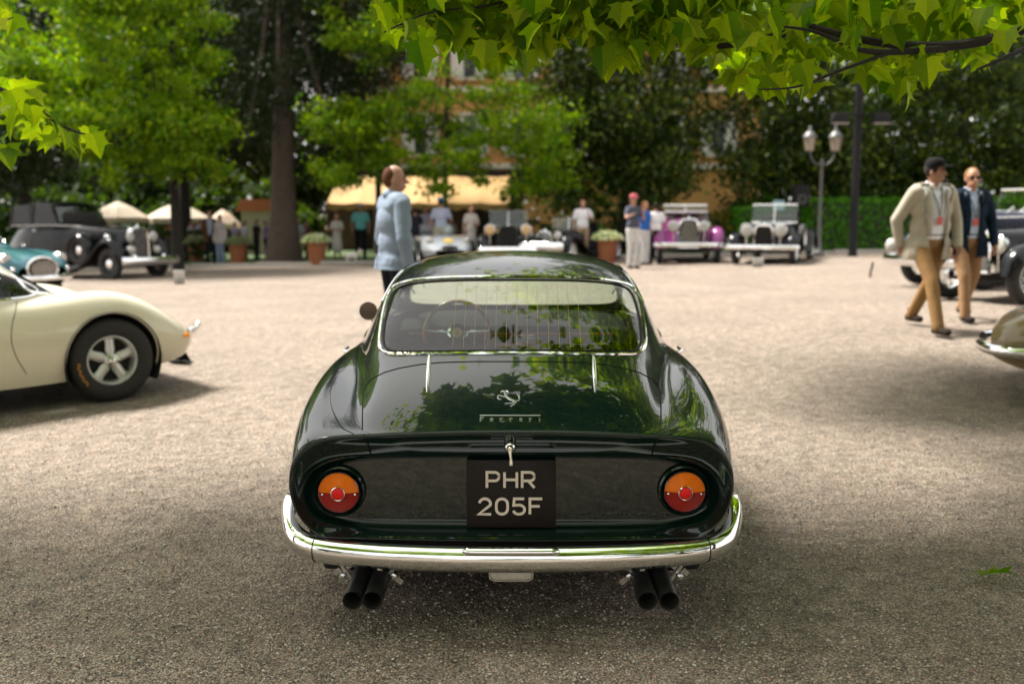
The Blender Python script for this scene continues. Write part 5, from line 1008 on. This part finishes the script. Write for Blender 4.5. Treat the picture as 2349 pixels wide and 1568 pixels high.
    if D.spare:
        sx_ = D.spare
        make_wheel(t, (sx_*(D.cw+.14), .95, .72), D.wr*.98, .16, sx_, 'disc', rimmat=D.disc)
        pp = [(.95+.42*math.cos(a), .72+.42*math.sin(a)) for a in np.linspace(-.15, PI+.15, 9)]; fender(pp, [(0, 1), (1, 1)], sx_, D.cw+.14, .13, .05).build('spare_cover', fend, t)
    if not D.roof:
        for x in (-.26, .26): MB().box((x, cy+.95, D.belt-.05), (.42, .14, .45), Matrix.Rotation(R(12), 3, 'X')).build('seat', LEATHER, t, bevel=.04)
        MB().tube([(.36+.17*math.cos(a), cy+.4, D.belt+.02+.17*math.sin(a)) for a in np.linspace(0, 2*PI, 20, endpoint=False)], .012, 6, closed=True).build('steering_wheel', BLACKP, t)
    else:
        z0_, z1_ = D.belt-.03, D.roof; w_ = D.cw+.06
        prof = [(cy+.0, z0_), (cy+.28, z1_-.06), (cy+.5, z1_), (wb-.3, z1_), (wb+.25, z1_-.12), (wb+.55, z0_+.1)]
        m = MB(); rows = []
        for y, z in bspl(prof[1:5], 14): rows.append([(w_*.9*math.cos(a) if True else 0, y, z-.10+.10*math.sin(a)**.6) for a in np.linspace(0, PI, 15)])
        m.grid(rows); m.build('roof', body, t)
        for sg in (-1, 1):
            e = MB(); wt = w_*.9
            posts = [((cy+.02, z0_), (cy+.32, z1_-.09), .03), ((cy+1.0, z0_), (cy+.98, z1_-.09), .035), ((cy+1.85, z0_), (cy+1.83, z1_-.09), .035)]
            for (y0, a0), (y1, a1), r_ in posts: MB().tube([(sg*w_, y0, a0), (sg*wt, y1, a1)], r_, 6).build('roof_pillar', D.pillar if hasattr(D, 'pillar') else body, t)
            MB().grid([[(sg*w_, wb-.35, z0_), (sg*w_, wb+.5, z0_)], [(sg*wt, wb-.4, z1_-.08), (sg*wt, wb+.25, z1_-.2)]]).build('rear_quarter', body, t)
            for a, b in ((cy+.06, cy+.98), (cy+1.02, cy+1.83)): MB().grid([[(sg*w_, a, z0_), (sg*w_, b, z0_)], [(sg*wt, a+.2 if a < cy+.5 else a, z1_-.1), (sg*wt, b, z1_-.1)]]).build('side_window', GLASSD, t)
            MB().tube([(sg*(w_+.02), cy-.9, D.belt-.08), (sg*(w_+.05), cy+.3, D.belt-.06), (sg*(w_+.06), wb+.3, D.belt-.08)], .010, 6).build('waist_strip', DCHROME, t)
    if D.roof: MB().box((0, (cy+wb)/2+.1, D.belt+.08), (D.cw*1.5, wb-cy+.3, .42)).build('cabin_seats', MATTE, t, bevel=.08)
    return t
BLACKC = paint('black_car_paint', (.006, .007, .009), rough=.3, gloss=.55); PURP = paint('magenta_paint', (.20, .035, .155), rough=.3); NAVY = paint('midnight_blue_paint', (.006, .009, .026), rough=.3, gloss=.6); SILV = paint('silver_white_paint', (.42, .45, .48), rough=.3)
BGL = mat('gold_headlamp_glass', (.5, .33, .16), .15, coat=.8)
# big black saloon, left
rz = R(62); o = place(255, 641, (-.73, 0), rz)
bs = vintage('black_saloon', 'large black vintage saloon with swept wings at the left', 'vintage car', o, rz, BLACKC, BLACKC, dict(wb=3.3, tr=.73, wr=.385, hood=1.28, gw=.29, gz=.42, cw=.70, cy=1.85, belt=1.40, roof=1.96, tail=1.0, style='disc', disc=BLACKC, lamps=.125, lx=.37, lz=1.06, ly=-.33, bump=(.88, -.72, .46, .10), fz=1.06, spare=-1, wsz=.44, wscol=BLACKC, slatm=DCHROME))
for sg in (-1, 1): MB().ball((sg*.40, -.40, .72), (.105, .09, .105), 16, 10).build('driving_lamp', HG, bs); MB().ball((sg*.46, -.56, .56), .065).build('horn', CHROME, bs)
MB().ball((-.68, .15, 1.06), (.07, .09, .06)).build('wing_lamp', CHROME, bs); MB().ball((.68, .15, 1.06), (.07, .09, .06)).build('wing_lamp', CHROME, bs)
# magenta car facing the court
rz = R(-6); o = place(1577, 604, (0, -.05), rz)
pc_ = vintage('magenta_tourer', 'magenta and silver open vintage car with its white windscreen raised', 'vintage car', o, rz, PURP, PURP, dict(hood=1.16, gw=.27, gz=.42, cw=.60, belt=1.24, wr=.40, tr=.75, lamps=.15, lx=.40, lz=.98, bump=(.92, -.62, .50, .07), fz=.98, wsz=.32, wscol=WHITEP, cy=1.2))
MB().box((0, 1.0, 1.36), (1.14, .5, .05)).build('scuttle_cover', WHITEP, pc_, bevel=.02)
# white / black roadster
rz = R(-24); o = place(1752, 606, (0, -.05), rz)
wc = vintage('white_screen_roadster', 'low black vintage roadster with silver bonnet and wide cream bumper', 'vintage car', o, rz, BLACKC, BLACKC, dict(hood=.98, gw=.24, gz=.40, cw=.58, belt=1.06, wr=.36, tr=.72, lamps=.165, lx=.42, lz=.86, ly=-.30, bump=(.90, -.62, .44, .07), fz=.82, wsz=.46, wscol=WHITEP, slatm=MATTE))
MB().grid([[(x, y, 1.02+.05*y-.25*abs(x)**2.2) for x in np.linspace(-.34-.15*y, .34+.15*y, 9)] for y in (-.1, .4, 1.1)]).build('bonnet_top', SILV, wc); MB().tube([(.6, 2.2, .95), (-.6, 2.2, .95)], .05, 8).build('hood_roll', LEATHER, wc)
make_wheel(wc, (.80, .9, .66), .34, .15, 1, 'wire')
# black car with golden headlamps behind the roof
rz = R(0); o = place(1165, 608, (0, 0), rz)
vintage('black_roadster', 'black open vintage car with two golden headlamps behind the green roof', 'vintage car', o, rz, BLACKC, BLACKC, dict(hood=1.05, gw=.27, gz=.36, cw=.56, belt=1.10, wr=.38, lamps=.15, lx=.50, lz=.98, lampg=BGL, bump=(.8, -.6, .42, .1), wsz=.42, wscol=DCHROME, slatm=MATTE, grille=BLACKC))
rz = R(-30); o = place(1256, 606, (0, 0), rz)
vintage('black_roadster', 'dark low vintage roadster with white lamps right of the golden lamped car', 'vintage car', o, rz, BLACKC, BLACKC, dict(hood=.9, gw=.22, gz=.36, cw=.54, belt=.98, wr=.36, lamps=.12, lx=.44, lz=.80, bump=(.7, -.6, .50, .12), wsz=.34))
# silver white racer
rsec = [(0, .5, .2, .5, .3, .48, .36, .46, .4, .42, .36, .38, .3, .34), (.5, .85, .4, .83, .52, .84, .64, .78, .72, .58, .7, .4, .6, .26), (1.3, .85, .5, .84, .6, .86, .72, .8, .78, .58, .77, .4, .7, .22), (2.3, .86, .5, .84, .6, .84, .72, .78, .77, .58, .76, .4, .7, .2), (3.2, .84, .38, .80, .56, .90, .68, .84, .78, .58, .77, .4, .7, .24), (3.8, .68, .34, .66, .50, .72, .62, .66, .70, .52, .68, .4, .6, .28), (4.1, .48, .2, .48, .3, .48, .38, .46, .44, .43, .4, .4, .34, .37)]
SRZ = R(-168); rt, rs_ = streamlined('silver_racer', 'silver white open racing car with yellow nose badge behind the blue jacket', 'racing car', place(1030, 612, (0, 3.9), SRZ), SRZ, SILV, rsec, None, 4.1, 3.15, .85, .33, .68, .38, style='wire')
MB().ball((-.3, 1.25, .98), (.2, .5, .2), 16, 10).build('headrest_fairing', SILV, rt); MB().ball((0, 4.04, .5), (.26, .06, .1), 16, 8).build('nose_intake', MATTE, rt); MB().lathe([(.13, 0), (.12, .012)], c=(0, 3.72, .72), ax=(0, .5, 1), n=24).build('nose_badge', mat('badge_gold', (.75, .5, .1), .4), rt)
MB().grid([[(x, 2.4-.25*(abs(x)/.6)**2-k*.1, .86+k*.3) for x in np.linspace(-.6, .6, 14)] for k in (0, 1)]).build('aero_screen', GLASSC, rt)
for sg in (-1, 1): MB().ball((sg*.52, 3.72, .72), (.10, .12, .10), 14, 8).build('headlight', HG, rt)
# dark cars at the right edge, fronts turned to the court
rz = R(-72); o = place(2254, 664, (.73, 0), rz)
rc = vintage('midnight_tourer', 'midnight blue vintage car with chrome strips behind the man in navy jacket', 'vintage car', o, rz, NAVY, NAVY, dict(wb=3.2, tr=.73, wr=.385, hood=1.22, gw=.30, gz=.42, cw=.62, cy=1.45, belt=1.27, style='wire', lamps=.14, lx=.42, lz=.72, ly=-.45, bump=(.85, -.75, .45, .1), fz=.95, disc=CHROME, wsz=.36, wscol=CHROME))
for sg in (-1, 1): MB().tube([(sg*.33, -.1, 1.13), (sg*.64, 1.45, 1.17), (sg*.72, 3.0, 1.17)], .012, 6).build('waist_strip', CHROME, rc)
for y in (.7, .95): MB().tube([(.40, y, 1.22), (.42, y+.12, 1.32), (.40, y+.16, 1.22)], .012, 6).build('bonnet_catch', CHROME, rc)
MB().ball((.2, -.75, .62), (.12, .1, .12)).build('driving_lamp', HG, rc); MB().ball((-.5, -.8, .68), (.12, .1, .12)).build('driving_lamp', HG, rc)
rz = R(-70); o = place(2358, 702, (.70, 0), rz)
vintage('dark_roadster', 'dark vintage car wing and wheel cut off by the right edge', 'vintage car', o, rz, BLACKC, BLACKC, dict(wb=2.9, tr=.70, wr=.36, hood=.98, gw=.24, cw=.55, belt=1.02, fz=.84, style='wire', bump=False, lamps=.12, lz=.80, ly=-.2))
# ================================================================== people
def union(mb, vox, name='body', smooth_it=4, sm=.6):
    me = bpy.data.meshes.new(name); me.from_pydata(mb.v, [], mb.f)
    o = bpy.data.objects.new(name, me); COL.objects.link(o); r = o.modifiers.new('r', 'REMESH'); r.mode = 'VOXEL'; r.voxel_size = vox; r.use_smooth_shade = True
    s = o.modifiers.new('s', 'SMOOTH'); s.iterations = smooth_it; s.factor = sm
    dg = bpy.context.evaluated_depsgraph_get(); out_ = bpy.data.meshes.new_from_object(o.evaluated_get(dg)); bpy.data.objects.remove(o); bpy.data.meshes.remove(me); out_.name = name; return out_
def skin_m(c): c = tuple(v*.68 for v in c); return mat('skin_%d' % int(c[0]*1000), c, .5, var=.1, scale=20, spec=.4)
def cloth(nm, c):
    c = tuple(v*.62 for v in c); return mat('cloth_'+nm, c, .9, var=.2, scale=7, bump=1.0, bscale=11, spec=.15)
TAN = (.50, .25, .16); PINK = (.55, .30, .21); DEEP = (.30, .15, .09)
ARM = {'down': ((.24, .02, 1.13), (.25, -.05, .88)), 'down_b': ((.26, .10, 1.15), (.27, .10, .90)), 'down_f': ((.25, -.01, 1.13), (.25, -.15, .89)), 'phone': ((.24, -.14, 1.18), (.10, -.26, 1.44)), 'fold': ((.25, -.06, 1.16), (-.02, -.24, 1.18)), 'front': ((.25, -.08, 1.14), (.10, -.28, 1.08)), 'hip': ((.36, .03, 1.18), (.20, -.06, 1.0)), 'out': ((.32, -.16, 1.22), (.22, -.36, 1.3)), 'side': ((.27, .03, 1.14), (.29, -.03, .88))}
def person(name_lab, sx, syh, syf, rz, top, bottom, hair=(.05, .03, .02), skin=TAN, arms=('down', 'down'), stride=0., jacket=None, hat=None, skirt=False, near=False, wide=1., Y=None, group='visitors standing round the cars', shorts=False, shoes=(.03, .02, .015), bald=False, glasses=False, headturn=0., lanyard=False, pack=False, woman=False, lean=0., hem=.745):
    if Y: p = at(sx, 500, Y); p = Vector((p.x, Y, G(p.x, Y)))
    else: p = gat(sx, syf)
    H = (at(sx, syh, p.y).z-p.z)/1.76
    t = thing('person', name_lab, 'person', p, R(rz), group); t.scale = (H, H, H); vx = .011 if near else .026
    sk = skin_m(skin); ww = wide*(.9 if woman else 1.)
    hipw = .095*ww; S_ = stride; fl = [(-1, -S_), (1, S_)]   # left/right foot offsets along y (negative is forward)
    legs = []
    for sg, fy in fl:
        hip = Vector((sg*hipw, 0, .92)); lift = .05 if fy > .2 else 0; foot = Vector((sg*(hipw+.01), fy, .085+lift)); knee = (hip+foot)/2+Vector((0, -.03-(.10 if fy > .15 else .02 if S_ else 0), .03)); legs.append((hip, knee, foot, fy, sg))
    sh_z, sh_x = 1.43, .185*ww; tor = lambda x, y, z: Vector((x, y+lean*(z-.92), z))
    ar = []
    for sg, k in ((-1, arms[0]), (1, arms[1])):
        e_, w_ = ARM[k]; ar.append((tor(sg*sh_x, 0, sh_z), tor(sg*e_[0]*ww, e_[1], e_[2]), tor(sg*w_[0], w_[1], w_[2]), sg))
    # one continuous figure
    m = MB(); hc = tor(0, -.02, 1.635)
    m.cone(tor(0, .01, 1.42), tor(0, -.01, 1.56), .058, .054); HRz = Matrix.Rotation(headturn, 3, 'Z')
    m.ball(hc+Vector((0, .012, .02)), (.074, .092, .108), 16, 12, HRz); m.ball(hc+HRz @ Vector((0, -.030, -.055)), (.052, .058, .052), 12, 8, HRz)
    m.cone(hc+HRz @ Vector((0, -.088, .01)), hc+HRz @ Vector((0, -.108, -.022)), .010, .015)
    for q in (-1, 1): m.ball(hc+HRz @ Vector((q*.078, .012, -.005)), (.012, .020, .03), 8, 6, HRz)
    m.cone(hc+HRz @ Vector((-.018, -.082, -.058)), hc+HRz @ Vector((.018, -.082, -.058)), .009, .009)
    m.ball(tor(0, 0, 1.25), (.15*ww, .10, .2), 14, 8); m.ball(tor(0, 0, 1.0), (.14*ww, .10, .14), 14, 8)
    for hip, kn, ft, fy, sg in legs:
        m.cone(hip, kn, .078, .052, n=10); m.cone(kn, ft, .050, .034, n=10); m.cone(ft+Vector((0, .02, -.035)), ft+Vector((0, -.10, -.05)), .028, .022, n=8)
    for s0, e0, w0, sg in ar:
        m.cone(s0, e0, .050, .040, n=10); m.cone(e0, w0, .038, .026, n=10); d = (w0-e0).normalized(); m.cone(w0, w0+d*.075, .028, .030, .5, n=8)
    me = union(m, vx, 'body', 2, .5); me.materials.append(sk)
    if near or True:
        b_ = MB()
        for s0, e0, w0, sg in ar:
            d = (w0-e0).normalized(); sd_ = Vector((0, 1, 0)) if abs(d.y) < .8 else Vector((1, 0, 0)); sd_ = (sd_-d*sd_.dot(d)).normalized(); nn = d.cross(sd_)*(-sg)
            if near:
                for q, ln in ((-1.5, .062), (-.5, .075), (.5, .07), (1.5, .055)):
                    a = w0+d*.075+sd_*q*.017; b = a+d*ln*.55+nn*.008; b_.cone(a, b, .0095, .009, n=6); b_.cone(b, b+d*ln*.4+nn*.02, .009, .0075, n=6)
                a = w0+d*.03-sd_*.024; b = a+d*.035-sd_*.022+nn*.008; b_.cone(a, b, .012, .011, n=6); b_.cone(b, b+d*.03-sd_*.004, .011, .009, n=6)
        if b_.v:
            bm = bmesh.new(); bm.from_mesh(me); vs = [bm.verts.new(v) for v in b_.v]
            for f in b_.f: bm.faces.new([vs[i] for i in f]).smooth = True
            bm.to_mesh(me); bm.free()
    link('body', me, t)
    # face and hair
    if near:
        for q in (-1, 1): MB().ball(hc+HRz @ Vector((q*.030, -.074, .014)), (.013, .010, .008), 8, 6).build('eye', mat('eye_shade', (.06, .035, .025), .3), t); MB().tube([hc+HRz @ Vector((q*.014, -.090, .032)), hc+HRz @ Vector((q*.03, -.090, .038)), hc+HRz @ Vector((q*.048, -.078, .032))], .0055, 5).build('eyebrow', cloth('hair_%d' % int(hair[0]*1000), hair), t)
        MB().tube([hc+HRz @ Vector(v) for v in ((-.024, -.084, -.056), (0, -.094, -.058), (.024, -.084, -.056))], .005, 5).build('mouth', mat('lip_tone', (.24, .07, .05), .5), t)
    hm = cloth('hair_%d' % int(hair[0]*1000), hair); m = MB()
    if bald: m.ball(hc+HRz @ Vector((0, .040, .022)), (.084, .078, .100), 14, 10); m.ball(hc+HRz @ Vector((0, .02, -.01)), (.083, .045, .05), 14, 10)
    else: m.ball(hc+HRz @ Vector((0, .030, .038)), (.084, .092, .100), 14, 10)
    if woman: m.cone(hc+Vector((0, .06, .02)), hc+Vector((0, .08, -.16)), .075, .05)
    me = union(m, .02 if not near else .012, 'hair', 2, .4); me.materials.append(hm); link('hair', me, t)
    if hat:
        m = MB(); hh = HRz @ Vector((0, 0, 0))+hc; m.lathe([(.098, .055), (.10, .075), (.092, .12), (.06, .148), (.01, .155)], c=hh+Vector((0, .01, 0)), n=20)
        if hat[1] == 'cap': m.ball(hh+HRz @ Vector((0, -.115, .062)), (.07, .075, .010), 14, 6)
        else: m.lathe([(.10, .062), (.17, .052), (.172, .058), (.1, .075)], c=hh+Vector((0, .01, 0)), n=20)
        m.build('hat', cloth('hat_%d' % int(hat[0][0]*1000+hat[0][2]*77), hat[0]), t)
    if glasses:
        m = MB()
        for q in (-1, 1): m.ball(hc+HRz @ Vector((q*.032, -.094, .012)), (.026, .006, .020), 12, 6, HRz)
        m.tube([hc+HRz @ Vector(v) for v in ((-.078, .0, .02), (-.06, -.085, .02), (.06, -.085, .02), (.078, .0, .02))], .004, 5); m.build('sunglasses', BLACKP, t)
    # shirt
    sleeves = None
    def torso(m, k, z0):
        for q in (-1, 1): m.cone(tor(0, .01, 1.465), tor(q*.13*ww, .0, 1.43), .052+k, .070+k, n=10)
        m.cone(tor(-.10*ww, 0, 1.40), tor(.10*ww, 0, 1.40), .085+k, .085+k, .8); m.ball(tor(0, 0, 1.28), (.165*ww+k, .115+k, .19), 18, 12); m.ball(tor(0, -.01, 1.08), (.155*ww+k, .120+k, .2), 18, 12)
        m.cone(tor(-.06, 0, z0+.1), tor(.06, 0, z0+.1), .11+k, .11+k, .9)
    m = MB(); torso(m, .008, .93)
    for s0, e0, w0, sg in ar: m.cone(s0-Vector((sg*(.05 if jacket else .02), 0, .01 if jacket else 0)), s0.lerp(e0, .62 if not jacket else .1), .068 if not jacket else .045, .062 if not jacket else .04, n=10)
    if skirt: m.cone(tor(0, 0, .95), Vector((0, .01, .52)), .15, .20, .75, n=16)
    me = union(m, vx, 'shirt', 3, .5); me.materials.append(cloth('t%d_%d_%d' % tuple(int(v*255) for v in top), top)); link('dress' if skirt else 'shirt', me, t)
    if near:
        m = MB()
        for q in (-1, 1): m.prism([(0, 0), (.035, .045), (.012, .085), (-.01, .06)], tor(q*.01, -.075, 1.455), (q*1, 0, 0), (0, .5, .85), (0, .006, 0))
        m.build('collar', cloth('t%d_%d_%d' % tuple(int(v*255) for v in top), top), t, smooth=False)
    # trousers
    if not skirt:
        m = MB(); m.ball(Vector((0, 0, .95)), (.155*ww, .118, .12), 16, 10)
        for hip, kn, ft, fy, sg in legs:
            m.cone(hip, kn, .100, .070, n=12)
            if not shorts: m.cone(kn, ft+Vector((0, -.005, -.015)), .070, .060, n=12)
        me = union(m, vx, 'trousers', 3, .5); me.materials.append(cloth('b%d_%d_%d' % tuple(int(v*255) for v in bottom), bottom)); link('shorts' if shorts else 'trousers', me, t)
        if near: MB().tube([Vector((.150*ww*math.cos(a), .118*math.sin(a)+lean*.08, 1.0)) for a in np.linspace(-PI*.85, -PI*.15, 20)], .018, 6, flat=.5).build('belt', LEATHER, t)
    for hip, kn, ft, fy, sg in legs:
        m = MB(); tilt = .6 if fy > .2 else 0; c = ft+Vector((0, -.045, -.045)); m.cone(ft+Vector((0, .035, -.040)), ft+Vector((0, -.15, -.046)), .048, .042, .9, n=10); m.cone(ft, ft+Vector((0, .0, .04)), .045, .045, n=10)
        me = union(m, .012 if near else .022, 'shoe', 2, .4); me.materials.append(cloth('s%d' % int(shoes[0]*1000), shoes)); link('shoe', me, t)
    if jacket:
        col, opn = jacket; m = MB(); torso(m, .030, .86); m.cone(tor(-.075*ww, .0, .90), tor(.075*ww, .0, .90), .150, .150, 1.0); m.cone(tor(-.085*ww, .01, .80), tor(.085*ww, .01, .80), .160, .160, 1.0); m.cone(tor(-.085*ww, .01, .70), tor(.085*ww, .01, .70), .160, .160, 1.0)
        for s0, e0, w0, sg in ar:
            d = (w0-e0).normalized(); m.cone(s0-Vector((sg*.02, 0, .008)), e0, .076, .062, n=12); m.cone(e0, w0-d*.01, .062, .048, n=12)
        me = union(m, vx, 'jacket', 4, .5); bm = bmesh.new(); bm.from_mesh(me); dl = []
        for f in bm.faces:
            c = f.calc_center_median(); z = c.z; y = c.y-lean*(z-.92)
            if z < hem: dl.append(f)
            elif y < -.03 and 1.0 and abs(c.x) < opn*(.35+.65*((z-.7)/.72))-.0 and z < 1.52 and all(((c-w0).length > .085) for _, _, w0, _ in ar): dl.append(f)
        bmesh.ops.delete(bm, geom=dl, context='FACES'); bm.to_mesh(me); bm.free(); me.materials.append(cloth('j%d_%d' % (int(col[0]*1000), int(col[2]*1000)), col)); jo = link('jacket', me, t); s = jo.modifiers.new('thickness', 'SOLIDIFY'); s.thickness = .006
        if near:
            MB().tube([tor(.083*math.cos(a), .005+.078*math.sin(a), 1.495+.022*math.sin(a)) for a in np.linspace(-.9, PI+.9, 24)], .017, 8, flat=1.4).build('jacket_collar', cloth('j%d_%d' % (int(col[0]*1000), int(col[2]*1000)), col), t)
            MB().tube([tor(.068*math.cos(a), .002+.066*math.sin(a), 1.518+.02*math.sin(a)) for a in np.linspace(-1.1, PI+1.1, 24)], .012, 8, flat=1.7).build('shirt_collar', cloth('t%d_%d_%d' % tuple(int(v*255) for v in top), top), t)
            MB().tube([tor(0, .165, hem+.01), tor(0, .150, hem+.22)], .004, 5).build('back_vent', MATTE, t)
            for q in (-1, 1):
                m = MB(); xs_ = opn*.9; m.grid([[tor(q*(xs_*.55+w_), -.155-.0*w_+(.05 if z > 1.3 else 0)+.3*abs(w_)*1., z) for w_ in ((0., .035, .05) if z > 1.1 else (0., .012, .014))] for z in (.98, 1.12, 1.26, 1.38, 1.46)]); lo = m.build('lapel', cloth('j%d_%d' % (int(col[0]*1000), int(col[2]*1000)), col), t); lo.modifiers.new('thickness', 'SOLIDIFY').thickness = .005
    if lanyard:
        m = MB(); m.tube([tor(-.06, -.06, 1.47), tor(-.03, -.135, 1.33), tor(0, -.15, 1.18), tor(.03, -.135, 1.33), tor(.06, -.06, 1.47)], .007, 5); e = m.build('lanyard', cloth('lan', (.12, .14, .2)), t); MB().box(tor(0, -.158, 1.14), (.06, .006, .08)).build('badge_card', mat('red_card', (.5, .06, .05), .4), e)
    if 'phone' in arms:
        k = arms.index('phone'); w0 = ar[k][2]; t2 = thing('camera_phone', 'small dark phone held up by '+name_lab[:60].split(' with')[0].split(' in ')[0]+' '+name_lab.split(' ')[-1] if False else 'phone', 'phone', (0, 0, 0)); bpy.data.objects.remove(t2)
    return t
person('man in pale blue jacket and dark trousers seen in profile behind the green coupe', 908, 380, 838, 116, (.48, .56, .70), (.012, .013, .02), hair=(.13, .05, .025), skin=(.52, .27, .19), arms=('down', 'down'), jacket=((.29, .36, .47), .05), near=True, wide=1.22, hem=.86, bald=True, group='people walking on the gravel', headturn=R(-22))
person('man in beige jacket, dark cap and tan trousers striding on the right', 2118, 368, 757, 14, (1.2, 1.2, 1.25), (.36, .205, .085), hair=(.05, .04, .035), skin=(.50, .25, .165), arms=('down_b', 'down_f'), stride=.40, jacket=((.60, .53, .43), .17), hat=((.012, .012, .014), 'cap'), near=True, wide=1.25, lanyard=True, group='people walking on the gravel', headturn=R(34), lean=-.06)
person('man in navy jacket, sunglasses and light shirt walking beside the capped man', 2208, 386, 733, 4, (.75, .88, 1.15), (.42, .25, .13), hair=(.33, .17, .07), skin=(.58, .28, .17), arms=('down', 'down_f'), stride=.26, jacket=((.008, .022, .045), .11), near=True, wide=1.12, glasses=True, group='people walking on the gravel', headturn=R(-12), lean=-.04, lanyard=True)
W = (1.1, 1.08, 1.1)
person('man in turquoise shirt, black trousers and white hat by the awning', 828, 467, 598, 10, (.20, .60, .62), (.01, .012, .02), arms=('down', 'down'), hat=((.78, .72, .62), 'brim'), wide=1.1)
person('woman in pale lace dress standing right of the white flower planter', 774, 490, 601, 0, (.62, .60, .56), (.6, .6, .6), hair=(.10, .04, .02), arms=('fold', 'fold'), skirt=True, woman=True)
person('man in light blue shirt and bright blue cap seen from behind', 1012, 455, 604, 175, (.52, .56, .72), (.5, .42, .3), arms=('front', 'down'), hat=((.03, .22, .62), 'cap'), wide=1.1)
person('woman in white lace top with long red hair behind the racer', 1080, 470, 604, 25, (.66, .60, .54), (.5, .45, .4), hair=(.25, .08, .02), skin=PINK, arms=('down', 'fold'), skirt=True, woman=True)
person('dark clothed visitor half hidden behind the blue jacket', 953, 476, 603, 190, (.03, .03, .04), (.02, .02, .02), arms=('phone', 'down'))
person('visitor in lilac shirt just left of the blue cap', 977, 472, 598, 20, (.45, .42, .52), (.05, .05, .06), arms=('down', 'down'))
person('man in white polo shirt and beige trousers raising a hand to his face', 1335, 458, 601, 8, W, (.46, .33, .21), hair=(.25, .2, .17), skin=PINK, arms=('down', 'phone'), wide=1.1)
person('visitor with pink cap, grey top and white trousers photographing', 1450, 447, 616, 25, (.10, .11, .15), (.78, .76, .74), skin=(.52, .25, .15), arms=('out', 'phone'), hat=((.62, .16, .18), 'cap'), woman=True, hair=(.2, .08, .04))
person('woman with brown hair and bright blue bag beside the pink cap', 1477, 462, 608, 40, (.03, .16, .55), (.74, .72, .72), hair=(.22, .10, .04), arms=('down', 'down'), woman=True)
person('man in white shirt and dark trousers left of the magenta car', 1502, 466, 606, 180, W, (.02, .022, .03), hair=(.02, .015, .01), arms=('front', 'front'), wide=1.1)
person('man in brown jacket with blue shirt left of the silvery planter', 484, 483, 607, 15, (.45, .5, .66), (.015, .018, .03), jacket=((.12, .06, .03), .10), arms=('front', 'down'), skin=PINK)
person('visitor in white jacket and light blue jeans facing away', 507, 492, 607, -20, (.68, .62, .6), (.30, .38, .55), hair=(.28, .12, .05), arms=('down', 'down'), jacket=((.62, .55, .55), .03), woman=True)
for lab, sx, sh_, sf, top, bot_, sk in [('visitor in white shirt directly right of the thick trunk', 686, 500, 600, (.6, .66, .75), (.6, .5, .35), True), ('visitor in dark red top beside the white flower planter', 706, 508, 596, (.16, .05, .06), (.02, .03, .05), False), ('visitor in purple shirt and black trousers left of the thick trunk', 611, 505, 600, (.30, .22, .48), (.012, .012, .015), False),
    ('visitor in black behind the silvery planter', 590, 503, 598, (.03, .02, .03), (.02, .02, .02), False), ('visitor in white shirt behind the silvery planter', 563, 506, 598, (.62, .60, .68), (.1, .1, .12), False), ('visitor in lilac shirt left of the silvery planter', 541, 508, 598, (.42, .36, .52), (.2, .2, .25), False),
    ('visitor in blue shirt just left of the dark thin trunk', 402, 497, 598, (.30, .34, .60), (.15, .15, .2), False), ('visitor in white top right of the dark thin trunk', 441, 505, 599, (.60, .54, .58), (.3, .3, .35), False), ('visitor in pale violet shirt beside the brown jacket', 462, 502, 599, (.46, .40, .56), (.06, .08, .14), False), ('visitor in orange top behind the saloon grille', 388, 503, 596, (.55, .22, .06), (.1, .1, .1), True),
    ('visitor in white shirt behind the saloon bonnet', 352, 496, 596, (.58, .60, .68), (.2, .2, .2), False), ('seated height visitor in grey behind the saloon windscreen', 255, 505, 596, (.16, .13, .11), (.05, .05, .05), False)]:
    person(lab, sx, sh_, sf, rnd.uniform(-60, 200), top, bot_, hair=rnd.choice([(.05, .03, .02), (.15, .07, .03), (.3, .27, .24)]), arms=(rnd.choice(['down', 'front', 'side', 'fold']), rnd.choice(['down', 'hip', 'front'])), woman=sk, skirt=False, group='crowd behind the planters')
# small white dog by the lace dress
p = gat(806, 604); d = thing('dog', 'small white dog standing on the lawn edge beside the lace dress', 'dog', p, R(100)); m = MB()
m.cone((0, -.13, .24), (0, .15, .25), .085, .075); m.cone((0, -.16, .27), (0, -.24, .36), .05, .045); m.ball((0, -.27, .39), (.05, .06, .05)); m.cone((0, -.29, .38), (0, -.36, .36), .028, .02)
for sx_ in (-.05, .05):
    m.cone((sx_, -.13, .22), (sx_, -.13, .03), .032, .022, n=8); m.cone((sx_, .14, .24), (sx_, .10, .15), .045, .028, n=8); m.cone((sx_, .10, .15), (sx_, .16, .10), .026, .02, n=8); m.cone((sx_, .16, .10), (sx_, .14, .025), .02, .022, n=8); m.cone((sx_*.8, -.25, .43), (sx_*1.0, -.24, .47), .02, .01, n=6)
m.cone((0, .17, .29), (0, .24, .40), .025, .015); me = union(m, .014, 'body', 2, .4); me.materials.append(mat('white_fur', (.7, .66, .6), .9, bump=.5, bscale=90)); link('body', me, d)
MB().ball((0, -.37, .365), .012).build('nose', BLACKP, d)
